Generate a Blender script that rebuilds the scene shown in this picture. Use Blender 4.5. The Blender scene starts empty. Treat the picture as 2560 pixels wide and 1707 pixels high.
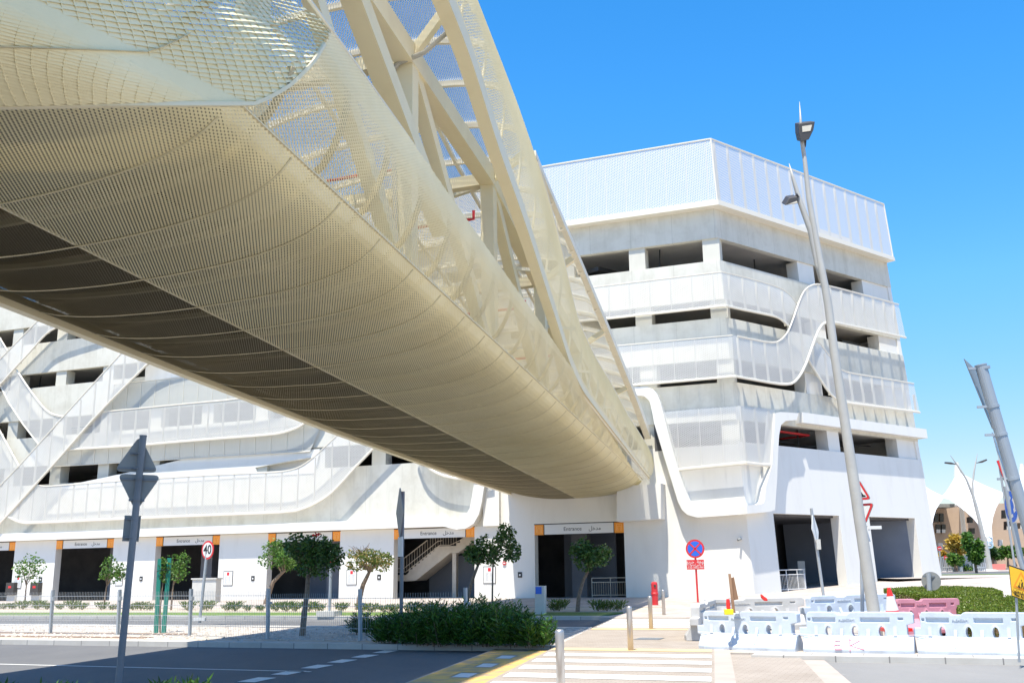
import bpy, bmesh, math, random
from mathutils import Vector as V, Matrix
rnd=random.Random(7)
rad=math.radians
SC=bpy.context.scene
COL=SC.collection
# ------------------------------------------------------------------ camera
CX,CY=1280.0,853.5
FPX,PITCH,ROLL=2593.0767,0.215974655,-0.0166429587
AZL,BL,AZR,BR=0.376453695,0.0181626612,0.692993281,0.0474021597
O=V((0,0,1.7))
FW=V((0,math.cos(PITCH),math.sin(PITCH))); UP0=V((0,-math.sin(PITCH),math.cos(PITCH))); RT0=V((1,0,0))
RT=RT0*math.cos(ROLL)+UP0*math.sin(ROLL); UP=UP0*math.cos(ROLL)-RT0*math.sin(ROLL)
cd=bpy.data.cameras.new('camera'); cam=bpy.data.objects.new('camera',cd); COL.objects.link(cam)
cam.matrix_world=Matrix(((RT.x,UP.x,-FW.x,O.x),(RT.y,UP.y,-FW.y,O.y),(RT.z,UP.z,-FW.z,O.z),(0,0,0,1)))
cd.sensor_width=36; cd.lens=FPX/2560*36; cd.clip_start=0.05; cd.clip_end=6000
SC.camera=cam
def ray(x,y): return FW+RT*((x-CX)/FPX)-UP*((y-CY)/FPX)
def hit(x,y,P,n):
    d=ray(x,y); return O+d*((P-O).dot(n)/d.dot(n))
def at(x,y,Y): # point at world depth Y
    d=ray(x,y); return O+d*(Y/d.y)
def G(x,y,z=0.1):
    d=ray(x,y); return O+d*((z-O.z)/d.z)
# ------------------------------------------------------------------ facade frames
nL=V((-math.sin(AZL)*math.cos(BL),-math.cos(AZL)*math.cos(BL),math.sin(BL)))
nR=V((math.sin(AZR)*math.cos(BR),-math.cos(AZR)*math.cos(BR),math.sin(BR)))
wL=V((math.cos(AZL),-math.sin(AZL),0)); wR=V((math.cos(AZR),math.sin(AZR),0))
hL=V((-math.sin(AZL),-math.cos(AZL),0)); hR=V((math.sin(AZR),-math.cos(AZR),0))
_d=ray(1447,1499); AL=O-_d*(1.7/_d.z)
R0=hit(1887,1488,AL,nL)
def L(x,y,off=0): return hit(x,y,AL+nL*off,nL)
def R(x,y,off=0): return hit(x,y,R0+nR*off,nR)
def onface(P0,n,w,t,z,off):
    P=P0+w*t; h=V((n.x,n.y,0)); hh=h.length; h/=hh
    k=(off-n.z*(z-P0.z))/hh
    Q=P+h*k; Q.z=z; return Q
def Lt(t,z,off=0): return onface(AL,nL,wL,t,z,off)
def Rt(t,z,off=0): return onface(R0,nR,wR,t,z,off)
def ridge(z,off=0,offr=None):
    if offr is None: offr=off
    # intersect the two offset planes at height z
    a,b=nL.x,nL.y; c=off+nL.dot(AL)-nL.z*z
    d,e=nR.x,nR.y; f=offr+nR.dot(R0)-nR.z*z
    D=a*e-b*d; return V(((c*e-b*f)/D,(a*f-c*d)/D,z))
def tend(z): return 19.06-.058*z
def F(t,D,z=0.0):
    P=AL+wL*t+hL*D; return V((P.x,P.y,gz(P.x,P.y)+z))
def sst(a,b,x):
    x=max(0,min(1,(x-a)/(b-a))); return x*x*(3-2*x)
def gz(x,y): return .7*sst(7,29,x)*sst(30,60,y)
def P3(f,x,y,off=0): return L(x,y,off) if f=='L' else R(x,y,off)
# ------------------------------------------------------------------ mesh builder
class MB:
    def __init__(s): s.v=[];s.f=[];s.uv=[]
    def face(s,pts,uv=None):
        i=len(s.v); s.v+= [V(p) for p in pts]; s.f.append(tuple(range(i,i+len(pts)))); s.uv.append(uv); return s
    def box(s,c,ax,ay,az):
        c=V(c);q=[c+ax*i+ay*j+az*k for k in(-1,1) for j in(-1,1) for i in(-1,1)]
        i=len(s.v); s.v+=q
        for f in((0,2,3,1),(4,5,7,6),(0,1,5,4),(2,6,7,3),(0,4,6,2),(1,3,7,5)): s.f.append(tuple(i+k for k in f)); s.uv.append(None)
        return s
    def abox(s,x0,x1,y0,y1,z0,z1): return s.box(((x0+x1)/2,(y0+y1)/2,(z0+z1)/2),V(((x1-x0)/2,0,0)),V((0,(y1-y0)/2,0)),V((0,0,(z1-z0)/2)))
    def prism(s,a,b):
        n=len(a); i=len(s.v); s.v+=[V(p) for p in a]+[V(p) for p in b]
        s.f.append(tuple(range(i,i+n))); s.f.append(tuple(range(i+2*n-1,i+n-1,-1))); s.uv+=[None,None]
        for k in range(n):
            s.f.append((i+(k+1)%n,i+k,i+n+k,i+n+(k+1)%n)); s.uv.append(None)
        return s
    def tube(s,pts,r,n=8,cap=True,flat=None):
        pts=[V(p) for p in pts]; m=len(pts)
        rr=r if isinstance(r,(list,tuple)) else [r]*m
        i0=len(s.v); t0=None;up=None
        for k,p in enumerate(pts):
            t=(pts[min(k+1,m-1)]-pts[max(k-1,0)]).normalized()
            if up is None:
                up=V((0,0,1)) if abs(t.z)<.95 else V((0,1,0))
            a=t.cross(up).normalized(); up=a.cross(t).normalized(); b=up
            for j in range(n):
                th=2*math.pi*(j+.5)/n; s.v.append(p+a*(math.cos(th)*rr[k])+b*(math.sin(th)*rr[k]*(flat or 1)))
        for k in range(m-1):
            for j in range(n):
                q=i0+k*n; s.f.append((q+j,q+(j+1)%n,q+n+(j+1)%n,q+n+j)); s.uv.append(None)
        if cap:
            s.f.append(tuple(i0+j for j in range(n))[::-1]); s.f.append(tuple(i0+(m-1)*n+j for j in range(n))); s.uv+=[None,None]
        return s
    def beam(s,a,b,w,h,up=V((0,0,1))):
        a=V(a);b=V(b);t=(b-a);l=t.length;t/=l; sd=t.cross(up).normalized(); u=sd.cross(t)
        return s.box((a+b)/2,t*(l/2),sd*(w/2),u*(h/2))
    def bpath(s,pts,w,h):
        # rectangular section swept along path, w sideways(horizontal), h upwards
        pts=[V(p) for p in pts]; i0=len(s.v)
        for k,p in enumerate(pts):
            t=(pts[min(k+1,len(pts)-1)]-pts[max(k-1,0)]).normalized(); sd=t.cross(V((0,0,1))).normalized(); u=sd.cross(t)
            s.v+=[p-sd*w/2-u*h/2,p+sd*w/2-u*h/2,p+sd*w/2+u*h/2,p-sd*w/2+u*h/2]
        for k in range(len(pts)-1):
            for j in range(4):
                q=i0+4*k; s.f.append((q+j,q+(j+1)%4,q+4+(j+1)%4,q+4+j)); s.uv.append(None)
        s.f.append((i0,i0+3,i0+2,i0+1)); e=i0+4*(len(pts)-1); s.f.append((e,e+1,e+2,e+3)); s.uv+=[None,None]
        return s
    def strip(s,a,b,uvf=None):
        for k in range(len(a)-1):
            q=[a[k],a[k+1],b[k+1],b[k]]
            s.face(q,[uvf(p) for p in q] if uvf else None)
        return s
    def disc(s,c,n,r,th,seg=28,r2=None):
        c=V(c);n=V(n).normalized();a=n.cross(V((0,0,1))).normalized();b=a.cross(n)
        A=[c+a*(r*math.cos(6.28319*k/seg))+b*(r*math.sin(6.28319*k/seg)) for k in range(seg)]
        return s.prism(A,[p+n*th for p in A])
    def fill(s,loops,back=None,uvf=None):
        # planar polygon with holes -> triangles
        bm=bmesh.new(); es=[]
        for lp in loops:
            vs=[bm.verts.new(p) for p in lp]
            for k in range(len(vs)): es.append(bm.edges.new((vs[k],vs[(k+1)%len(vs)])))
        bmesh.ops.triangle_fill(bm,edges=es,use_beauty=True,use_dissolve=False)
        bm.verts.index_update(); i=len(s.v); s.v+=[v.co.copy() for v in bm.verts]
        for f in bm.faces:
            s.f.append(tuple(i+v.index for v in f.verts)); s.uv.append([uvf(v.co) for v in f.verts] if uvf else None)
        bm.free(); return s
    def build(s,name,mat,parent=None,smooth=False,merge=False,bevel=0):
        o0=V((0,0,0))
        if parent is not None: o0=V(parent['_o'])
        me=bpy.data.meshes.new(name); me.from_pydata([tuple(p-o0) for p in s.v],[],s.f)
        if any(u is not None for u in s.uv):
            l=me.uv_layers.new(name='UVMap'); k=0; buf=[]
            for f,u in zip(s.f,s.uv):
                for j in range(len(f)): buf+= list(u[j]) if u else [0.0,0.0]
            l.data.foreach_set('uv',buf)
        if merge or bevel:
            bm=bmesh.new(); bm.from_mesh(me); bmesh.ops.remove_doubles(bm,verts=bm.verts,dist=1e-4)
            bmesh.ops.recalc_face_normals(bm,faces=bm.faces)
            if bevel:
                es=[e for e in bm.edges if len(e.link_faces)==2 and e.calc_face_angle(0)>.5]
                bmesh.ops.bevel(bm,geom=es,offset=bevel,segments=2,affect='EDGES',profile=.5)
            bm.to_mesh(me); bm.free()
        if smooth:
            me.polygons.foreach_set('use_smooth',[True]*len(me.polygons))
        me.materials.append(mat); me.update()
        o=bpy.data.objects.new(name,me); COL.objects.link(o)
        o['_o']=tuple(o0)
        if parent is not None: o.parent=parent
        return o
def tag(o,label=None,cat=None,group=None,kind=None):
    for k,v in(('label',label),('category',cat),('group',group),('kind',kind)):
        if v: o[k]=v
    return o
def thing(name,label,cat,loc,group=None):
    o=bpy.data.objects.new(name,None); COL.objects.link(o); o.location=V(loc); o['_o']=tuple(V(loc)); o.empty_display_size=.3
    return tag(o,label,cat,group)
def struct(o): o['kind']='structure'; return o
def kids(o): return [c for c in bpy.data.objects if c.parent is o]
def dup(o,loc,rz=0,sc=1,label=None):
    r=o.copy(); COL.objects.link(r); r.location=V(loc); r.rotation_euler=(0,0,rz); r.scale=(sc,)*3 if not isinstance(sc,tuple) else sc
    if label: r['label']=label
    def rec(a,b):
        for c in kids(a):
            d=c.copy(); COL.objects.link(d); d.parent=b; rec(c,d)
    rec(o,r); return r
def text(name,body,mat,parent,origin,xd,yd,size,align='CENTER',th=.004,bold=0.0):
    c=bpy.data.curves.new(name,'FONT'); c.body=body; c.size=size; c.align_x=align; c.align_y='CENTER'; c.extrude=th/2; c.offset=bold
    tmp=bpy.data.objects.new('tmp',c); me=bpy.data.meshes.new_from_object(tmp); bpy.data.objects.remove(tmp); bpy.data.curves.remove(c)
    xd=V(xd).normalized(); yd=V(yd).normalized(); n=xd.cross(yd); o0=V(parent['_o']); og=V(origin)
    me.transform(Matrix(((xd.x,yd.x,n.x,og.x-o0.x),(xd.y,yd.y,n.y,og.y-o0.y),(xd.z,yd.z,n.z,og.z-o0.z),(0,0,0,1))))
    me.name=name; me.materials.clear(); me.materials.append(mat)
    o=bpy.data.objects.new(name,me); COL.objects.link(o); o.parent=parent; o['_o']=tuple(o0); return o
# ------------------------------------------------------------------ materials
def N(nt,t,**k):
    n=nt.nodes.new(t)
    for a,b in k.items(): setattr(n,a,b)
    return n
def base(name):
    m=bpy.data.materials.new(name); m.use_nodes=True; nt=m.node_tree
    return m,nt,nt.nodes['Principled BSDF'],nt.links
def mix(nt,fac,a,b):
    n=N(nt,'ShaderNodeMix',data_type='RGBA'); nt.links.new(fac,n.inputs[0])
    for s,i in((a,6),(b,7)):
        if isinstance(s,tuple): n.inputs[i].default_value=(*s,1)
        else: nt.links.new(s,n.inputs[i])
    return n.outputs[2]
def noise(nt,scale,detail=4,rough=.6,coord=None,stretch=None):
    tc=N(nt,'ShaderNodeTexCoord'); src=tc.outputs['Object']
    if stretch:
        mp=N(nt,'ShaderNodeMapping'); mp.inputs['Scale'].default_value=stretch; nt.links.new(src,mp.inputs[0]); src=mp.outputs[0]
    n=N(nt,'ShaderNodeTexNoise'); n.inputs['Scale'].default_value=scale; n.inputs['Detail'].default_value=detail; n.inputs['Roughness'].default_value=rough
    nt.links.new(src,n.inputs['Vector']); return n.outputs['Fac']
def ramp(nt,fac,a,b):
    r=N(nt,'ShaderNodeMapRange'); r.inputs[1].default_value=a; r.inputs[2].default_value=b; nt.links.new(fac,r.inputs[0]); return r.outputs[0]
def bump(nt,bs,h,st,d=.02):
    b=N(nt,'ShaderNodeBump'); b.inputs['Strength'].default_value=st; b.inputs['Distance'].default_value=d
    nt.links.new(h,b.inputs['Height']); nt.links.new(b.outputs[0],bs.inputs['Normal'])
def mat(name,col,rough=.5,metal=0,col2=None,scale=3,lo=.35,hi=.7,bmp=0,bscale=40,spec=.5,stretch=None):
    m,nt,b,lk=base(name)
    b.inputs['Base Color'].default_value=(*col,1); b.inputs['Roughness'].default_value=rough; b.inputs['Metallic'].default_value=metal
    b.inputs['Specular IOR Level'].default_value=spec
    if col2:
        f=ramp(nt,noise(nt,scale,stretch=stretch),lo,hi); lk.new(mix(nt,f,col,col2),b.inputs['Base Color'])
    if bmp: bump(nt,b,noise(nt,bscale,3),bmp)
    return m
def meshmat(name,col,LW,SW,w,col2=None):
    # expanded metal: diamond openings, strands where either diagonal line family passes
    m,nt,b,lk=base(name)
    b.inputs['Base Color'].default_value=(*col,1); b.inputs['Roughness'].default_value=.5
    if col2: lk.new(mix(nt,ramp(nt,noise(nt,.6,3),.4,.7),col,col2),b.inputs['Base Color'])
    uv=N(nt,'ShaderNodeUVMap'); sp=N(nt,'ShaderNodeSeparateXYZ'); lk.new(uv.outputs[0],sp.inputs[0])
    def M(op,a,bb=None,c=None):
        n=N(nt,'ShaderNodeMath',operation=op)
        for i,q in enumerate((a,bb,c)):
            if q is None: continue
            if isinstance(q,(int,float)): n.inputs[i].default_value=q
            else: lk.new(q,n.inputs[i])
        return n.outputs[0]
    u=M('MULTIPLY',sp.outputs[0],1/LW); v=M('MULTIPLY',sp.outputs[1],1/SW)
    a=M('PINGPONG',M('ADD',u,v),.5); c=M('PINGPONG',M('SUBTRACT',u,v),.5)
    k=M('LESS_THAN',M('MINIMUM',a,c),w)
    tr=N(nt,'ShaderNodeBsdfTransparent'); mx=N(nt,'ShaderNodeMixShader'); lk.new(k,mx.inputs[0]); lk.new(tr.outputs[0],mx.inputs[1]); lk.new(b.outputs[0],mx.inputs[2])
    lk.new(mx.outputs[0],nt.nodes['Material Output'].inputs[0]); return m
def bricks(name,c1,c2,mortar,bw,bh,ms,rough=.8,rot=0,var=None):
    m,nt,b,lk=base(name); tc=N(nt,'ShaderNodeTexCoord'); mp=N(nt,'ShaderNodeMapping'); mp.inputs['Rotation'].default_value=(0,0,rot); lk.new(tc.outputs['Object'],mp.inputs[0])
    t=N(nt,'ShaderNodeTexBrick'); lk.new(mp.outputs[0],t.inputs['Vector']); t.inputs['Scale'].default_value=1
    t.inputs['Color1'].default_value=(*c1,1); t.inputs['Color2'].default_value=(*c2,1); t.inputs['Mortar'].default_value=(*mortar,1)
    t.inputs['Brick Width'].default_value=bw; t.inputs['Row Height'].default_value=bh; t.inputs['Mortar Size'].default_value=ms
    f=ramp(nt,noise(nt,.8,5,.7),.45,.75); 
    d=N(nt,'ShaderNodeMix',data_type='RGBA',blend_type='MULTIPLY'); lk.new(f,d.inputs[0]); lk.new(t.outputs[0],d.inputs[6]); d.inputs[7].default_value=(.82,.8,.77,1)
    lk.new(d.outputs[2],b.inputs['Base Color']); b.inputs['Roughness'].default_value=rough; return m
def leafmat(name,c1,c2,c3,trans=.35):
    m,nt,b,lk=base(name); g=N(nt,'ShaderNodeNewGeometry')
    cr=N(nt,'ShaderNodeValToRGB'); lk.new(g.outputs['Random Per Island'],cr.inputs[0])
    e=cr.color_ramp.elements; e[0].color=(*c1,1); e[1].color=(*c3,1); q=e.new(.55); q.color=(*c2,1)
    lk.new(cr.outputs[0],b.inputs['Base Color']); b.inputs['Roughness'].default_value=.45
    t=N(nt,'ShaderNodeBsdfTranslucent'); lk.new(cr.outputs[0],t.inputs[0]); mx=N(nt,'ShaderNodeMixShader'); mx.inputs[0].default_value=trans
    lk.new(b.outputs[0],mx.inputs[1]); lk.new(t.outputs[0],mx.inputs[2]); lk.new(mx.outputs[0],nt.nodes['Material Output'].inputs[0]); return m
M_white=mat('white_render',(.73,.715,.66),.6,col2=(.64,.62,.56),scale=1.3,lo=.5,hi=.95,bmp=.05,bscale=30,stretch=(1,1,.25))
M_wall=mat('grey_white_precast',(.58,.565,.49),.7,col2=(.49,.475,.41),scale=.9,lo=.4,hi=.85,bmp=.05,bscale=20,stretch=(1,1,.3))
def precast(name,rot):
    m=bricks(name,(.62,.605,.53),(.59,.575,.50),(.46,.45,.39),2.45,60,.012,.7,rot); nt=m.node_tree; b=nt.nodes['Principled BSDF']; src=b.inputs['Base Color'].links[0].from_socket
    f=ramp(nt,noise(nt,1.6,5,.65,stretch=(1,1,.12)),.5,.9); nt.links.new(mix(nt,f,src,(.44,.425,.35)),b.inputs['Base Color']); return m
M_wallL=precast('jointed_precast_long_face',AZL); M_wallR=precast('jointed_precast_short_face',-AZR)
M_trim=mat('cream_trim',(.70,.66,.56),.45)
M_int=mat('garage_interior_shade_tone',(.20,.205,.22),.8,col2=(.14,.145,.16),scale=.4)  # white interior toned down to grey, indoor shade put into the colour
M_intd=mat('garage_deep_shade_tone',(.10,.10,.105),.85,col2=(.06,.06,.065),scale=.8)  # near-black tone, the shade deep inside painted as colour
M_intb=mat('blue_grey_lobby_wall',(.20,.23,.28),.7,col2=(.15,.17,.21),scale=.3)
M_scr=meshmat('white_expanded_mesh',(.67,.66,.62),.20,.10,.175)
M_scrf=meshmat('fine_perforated_mesh',(.55,.55,.50),.05,.03,.24)
M_cream=mat('cream_steel',(.80,.71,.48),.45,col2=(.72,.62,.40),scale=1.2,lo=.5,hi=.85)
M_creamw=mat('pale_cream_steel',(.80,.75,.61),.45,col2=(.73,.67,.53),scale=1.5)
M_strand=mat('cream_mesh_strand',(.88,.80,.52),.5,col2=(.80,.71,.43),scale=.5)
M_rib=mat('backlit_tone_rib_steel',(.50,.43,.27),.6,col2=(.42,.36,.22),scale=1)  # cream darkened so the ribs look backlit
M_strandw=mat('pale_side_strand',(.86,.80,.58),.5,col2=(.78,.71,.48),scale=.5)
M_ceil=mat('painted_ceiling',(.60,.57,.51),.8,col2=(.48,.45,.40),scale=.5)
M_strandd=mat('shade_tone_mesh_strand',(.50,.44,.29),.55,col2=(.40,.35,.22),scale=.5)  # darker copy of the cream strand, shade painted into the colour
M_scrt=meshmat('rooftop_expanded_mesh',(.63,.62,.59),.20,.10,.235)
M_roofm=meshmat('white_roof_mesh',(.74,.72,.64),.118,.06,.17)
M_deck=mat('shade_tone_deck_steel',(.085,.07,.048),.7)  # very dark tone, puts the shade of the void behind the mesh into colour
M_joist=mat('brown_joist_steel',(.22,.17,.10),.7)
def asphalt(name,a,b_,c):
    m,nt,b,lk=base(name); f=ramp(nt,noise(nt,.35,6,.7,stretch=(1,.4,1)),.35,.7); g=ramp(nt,noise(nt,38,3,.7),.3,.75)
    h=ramp(nt,noise(nt,1.1,7,.75),.62,.70); x=mix(nt,f,a,b_); y=mix(nt,h,x,c); lk.new(mix(nt,g,y,x),b.inputs['Base Color']); b.inputs['Roughness'].default_value=.85; bump(nt,b,noise(nt,120,3),.3); return m
M_asph=asphalt('asphalt',(.140,.139,.138),(.10,.10,.103),(.19,.18,.165)); M_asph2=asphalt('pale_worn_asphalt',(.235,.23,.222),(.19,.187,.182),(.30,.285,.265))
M_kerb=bricks('concrete_kerb',(.50,.48,.44),(.44,.42,.39),(.22,.21,.2),.9,5,.012,rot=AZL)
M_pave=bricks('pale_pavers',(.44,.39,.335),(.385,.335,.285),(.30,.26,.22),.4,.2,.006,rot=AZL)
M_pave2=bricks('mixed_pavers',(.50,.445,.40),(.37,.315,.28),(.34,.30,.26),.6,.3,.008,rot=AZL)
M_rampm=bricks('beige_ramp_pavers',(.36,.31,.26),(.32,.275,.23),(.25,.21,.175),.2,.1,.006,rot=AZL)
M_band=mat('grey_beige_paver_band',(.42,.36,.31),.85,col2=(.36,.31,.27),scale=2)
M_gravel,_nt,_b,_lk=base('pale_gravel')
_tc=N(_nt,'ShaderNodeTexCoord'); _v=N(_nt,'ShaderNodeTexVoronoi'); _v.inputs['Scale'].default_value=9; _lk.new(_tc.outputs['Object'],_v.inputs[0])
_lk.new(mix(_nt,ramp(_nt,_v.outputs['Color'],.1,.9),(.30,.26,.22),(.64,.58,.51)),_b.inputs['Base Color']); bump(_nt,_b,_v.outputs['Distance'],.9,.05); _b.inputs['Roughness'].default_value=.9
M_sand=mat('sand',(.50,.42,.33),.95,col2=(.44,.36,.27),scale=1.3,bmp=.3,bscale=12)
M_soil=mat('brown_soil',(.24,.16,.11),.95,col2=(.16,.11,.08),scale=4,bmp=.5,bscale=30)
M_grass=mat('lawn_grass',(.13,.20,.035),.8,col2=(.08,.15,.02),scale=5,bmp=.6,bscale=60)
M_wpaint=mat('white_road_paint',(.68,.67,.63),.7,col2=(.42,.40,.36),scale=6,lo=.55,hi=.78)
M_ypaint=mat('yellow_road_paint',(.66,.40,.11),.75,col2=(.30,.24,.17),scale=2.6,lo=.42,hi=.68)
M_ytact=mat('yellow_tactile_paving',(.70,.50,.24),.8,col2=(.62,.45,.25),scale=3)
M_gpole=mat('grey_painted_pole',(.17,.19,.21),.45,col2=(.13,.15,.17),scale=3)
M_galv=mat('galvanised_steel',(.40,.43,.45),.5,.4,col2=(.35,.38,.40),scale=2)
M_lamp=mat('grey_lamp_post_paint',(.46,.45,.41),.45,col2=(.40,.39,.36),scale=2)
M_sback=mat('sign_back_grey',(.26,.27,.26),.5,col2=(.21,.22,.21),scale=3)
M_black=mat('black_plastic',(.02,.02,.02),.4)
M_dark=mat('dark_lamp_housing',(.05,.045,.04),.5)
M_lens=mat('lamp_lens',(.62,.56,.44),.25)
M_steel=mat('brushed_stainless',(.52,.50,.48),.38,.75,col2=(.48,.45,.42),scale=6,stretch=(1,1,.1))
M_red=mat('red_paint',(.60,.03,.035),.4)
M_swhite=mat('sign_white',(.70,.70,.68),.4)
M_sblack=mat('sign_black',(.015,.015,.015),.4)
M_sblue=mat('sign_blue',(.02,.13,.62),.4)
M_yel=mat('sign_yellow',(.86,.50,.03),.4)
M_orange=mat('orange_panel',(.86,.30,.02),.45)
M_orange2=mat('orange_outline',(.95,.50,.15),.45)
M_green=mat('green_stake_paint',(.01,.20,.15),.5)
M_bark=mat('bark',(.24,.18,.13),.9,col2=(.14,.10,.07),scale=14,bmp=.5,bscale=40)
M_leaf=leafmat('tree_leaf',(.035,.10,.012),(.07,.17,.02),(.15,.26,.04))
M_leafd=leafmat('dark_tree_leaf',(.022,.065,.012),(.05,.12,.02),(.10,.19,.03),.25)
M_leafy=leafmat('yellowing_leaf',(.05,.11,.02),(.14,.18,.03),(.36,.24,.09))
M_leafo=leafmat('oleander_leaf',(.014,.055,.004),(.032,.105,.008),(.085,.20,.018),.25)
M_leafs=leafmat('shrub_leaf',(.05,.10,.015),(.10,.17,.025),(.20,.26,.06))
M_leafh=leafmat('hedge_leaf',(.05,.10,.008),(.12,.19,.012),(.22,.27,.03))
M_leafb=leafmat('dry_hedge_leaf',(.10,.07,.03),(.22,.15,.08),(.34,.24,.15),.1)
M_flow=leafmat('yellow_flower',(.36,.24,.02),(.50,.33,.04),(.55,.40,.10))
M_rflow=mat('red_flower',(.7,.03,.03),.5)
M_plast=mat('pale_blue_white_plastic',(.52,.58,.65),.45,col2=(.40,.44,.49),scale=3.2,lo=.5,hi=.85)
M_plastw=mat('white_plastic',(.56,.55,.53),.45,col2=(.42,.41,.38),scale=3)
M_pink=mat('faded_pink_plastic',(.56,.24,.30),.5,col2=(.46,.19,.25),scale=3)
M_graf=mat('red_spray_paint',(.72,.22,.28),.6)
M_string=mat('white_string',(.8,.8,.8),.6)
M_wood=mat('weathered_wood',(.36,.21,.12),.8,col2=(.24,.13,.07),scale=6,stretch=(1,1,.2))
M_amber=mat('yellow_lamp_plastic',(.85,.72,.02),.35)
M_redp=mat('red_plastic',(.75,.03,.02),.35)
M_box=mat('pale_cabinet',(.56,.55,.50),.5,col2=(.50,.49,.45),scale=1.5)
M_tan=mat('tan_stone',(.50,.38,.285),.8,col2=(.44,.33,.24),scale=.25)
M_tent=mat('white_tensile_fabric',(.80,.80,.79),.6)
M_glass=mat('dark_window_glass',(.02,.025,.03),.1)
M_stair=mat('cream_stair_concrete',(.62,.56,.46),.7,col2=(.54,.48,.39),scale=2)
M_boxg=mat('olive_grey_housing',(.22,.21,.15),.5)
M_wire=mat('fence_wire',(.42,.44,.45),.5,.3)
M_mirror=mat('mirror_face',(.25,.26,.27),.05,1)
M_conduit=mat('grey_conduit',(.42,.40,.34),.5)
M_far=mat('far_blue_board',(.35,.5,.58),.5)
M_cor=mat('coral_barrier_plastic',(.75,.22,.18),.5)
# ------------------------------------------------------------------ ground and roads (facade frame: t along the facade, D away from it)
def grid(t0,t1,D0,D1,z,nt,nd):
    m=MB()
    for i in range(nt):
        for j in range(nd):
            a,b=t0+(t1-t0)*i/nt,t0+(t1-t0)*(i+1)/nt; c,d=D0+(D1-D0)*j/nd,D0+(D1-D0)*(j+1)/nd
            m.face([F(a,c,z),F(a,d,z),F(b,d,z),F(b,c,z)])
    return m
m=MB(); n=40
for i in range(n):
    for j in range(n):
        q=[(-1+2*(i+a)/n,-1+2*(j+b)/n) for a,b in((0,0),(1,0),(1,1),(0,1))]
        q=[(math.copysign(abs(x)**3,x)*2500,60+math.copysign(abs(y)**3,y)*2500) for x,y in q]
        m.face([(x,y,gz(x,y)-.35) for x,y in q])
struct(m.build('ground',M_sand,merge=True))
struct(grid(-75,60,-40,75,0,68,58).build('road',M_asph,merge=True))
def tl(D): return 11.05+.195*(D-35.8)       # left edge of the skewed crossing
def slab(name,t0,t1,D0,D1,z,mt,nt=1,nd=1,th=.15):
    T=lambda q,D: tl(D)+float(q[1:]) if isinstance(q,str) else q
    m=MB(); n=max(nt,1); e=max(nd,1)
    P=lambda i,j:(lambda D:F(T(t0,D)+(T(t1,D)-T(t0,D))*i/n,D,z))(D0+(D1-D0)*j/e)
    for i in range(n):
        for j in range(e): m.face([P(i,j),P(i,j+1),P(i+1,j+1),P(i+1,j)])
    dz=V((0,0,th)); rim=[P(i,0) for i in range(n)]+[P(n,j) for j in range(e)]+[P(i,e) for i in range(n,0,-1)]+[P(0,j) for j in range(e,0,-1)]
    for a,b in zip(rim,rim[1:]+rim[:1]): m.face([a,b,b-dz,a-dz])
    return struct(m.build(name,mt))
# far pavement along the building
slab('pavement',-75,9.0,-.5,13.2,.12,M_pave2,nt=30)
slab('planting_bed',-75,8.0,13.2,17.0,.10,M_sand,nt=30)
slab('verge',-75,8.0,17.0,18.3,.11,M_pave,nt=30)
slab('lawn',-75,7.7,18.3,21.0,.125,M_grass,nt=30)
slab('far_kerb',-75,'s0',21.0,21.5,.12,M_kerb,nt=30)
slab('plaza',9.0,60,-40,17.0,.12,M_pave2,nt=40,nd=40)
slab('plaza',8.0,60,17.0,22.2,.119,M_pave2,nt=40,nd=6)
slab('plaza',8.0,9.0,13.2,17.0,.118,M_pave2)
# median
slab('gravel_bed',-75,'s0',28.2,33.4,.10,M_gravel,nt=20)
slab('median_kerb',-75,'s0',27.6,28.2,.12,M_kerb,nt=20)
slab('sand_strip',-75,7.2,33.4,34.05,.105,M_sand,nt=20)
slab('road_kerb',-75,'s0',34.05,34.55,.12,M_kerb,nt=20)
slab('paved_strip',7.2,'s0',33.4,34.05,.11,M_pave)
slab('soil_strip',-75,-.8,31.4,31.9,.112,M_soil,nt=20)
slab('soil_patch',-9,-1,32.9,33.3,.113,M_soil)
# crossings and refuge
slab('crossing_table','s0','s3.35',22.2,46.5,.10,M_rampm,nt=2,nd=12)
slab('crossing_edge','s3.35','s3.65',22.2,46.5,.101,M_band,nd=12)
slab('plaza_front','s3.65',60,22.2,35.35,.10,M_pave,nt=20,nd=6)
slab('kerb_right',15.1,60,35.35,35.95,.11,M_kerb,nt=20)
slab('ramp_paving','s3.65','s4.9',35.36,46.5,.07,M_rampm,nd=6)
slab('ramp_edge','s4.9','s5.3',35.96,46.5,.04,M_band,nd=6)
slab('side_road','s5.3',60,35.4,75,.006,M_asph2,nd=6,th=.01)
slab('ramp_left','s-1.35','s0',34.56,46.5,.05,M_band,nd=6)
m=MB(); X=lambda q,D,z=.106:F(tl(D)+q,D,z)
def bar(q0,q1,D0,D1,z=.106): m.face([X(q0,D0,z),X(q0,D1,z),X(q1,D1,z),X(q1,D0,z)])
for k in range(9): D=36.0+k*1.28; bar(.1,3.3,D,D+.64)
for k in range(6): D=22.9+k*.82; bar(.1,3.3,D,D+.42)
struct(m.build('zebra_stripes',M_wpaint))
m=MB()
for D0,D1 in((34.75,35.35),(28.0,28.45),(21.6,22.05)): bar(.05,3.3,D0,D1,.107)
struct(m.build('tactile_paving',M_ytact))
m=MB(); bar(-1.3,-.85,34.8,46,.056); bar(-.5,-.05,34.7,46,.056)
for k in range(6): bar(-.85,-.5,35.2+k*1.7,36.1+k*1.7,.056)
struct(m.build('yellow_ramp_chevrons',M_ypaint))
m=MB()
for k in range(5): bar(-.82,-.53,36.2+k*1.7,36.85+k*1.7,.056)
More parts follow.
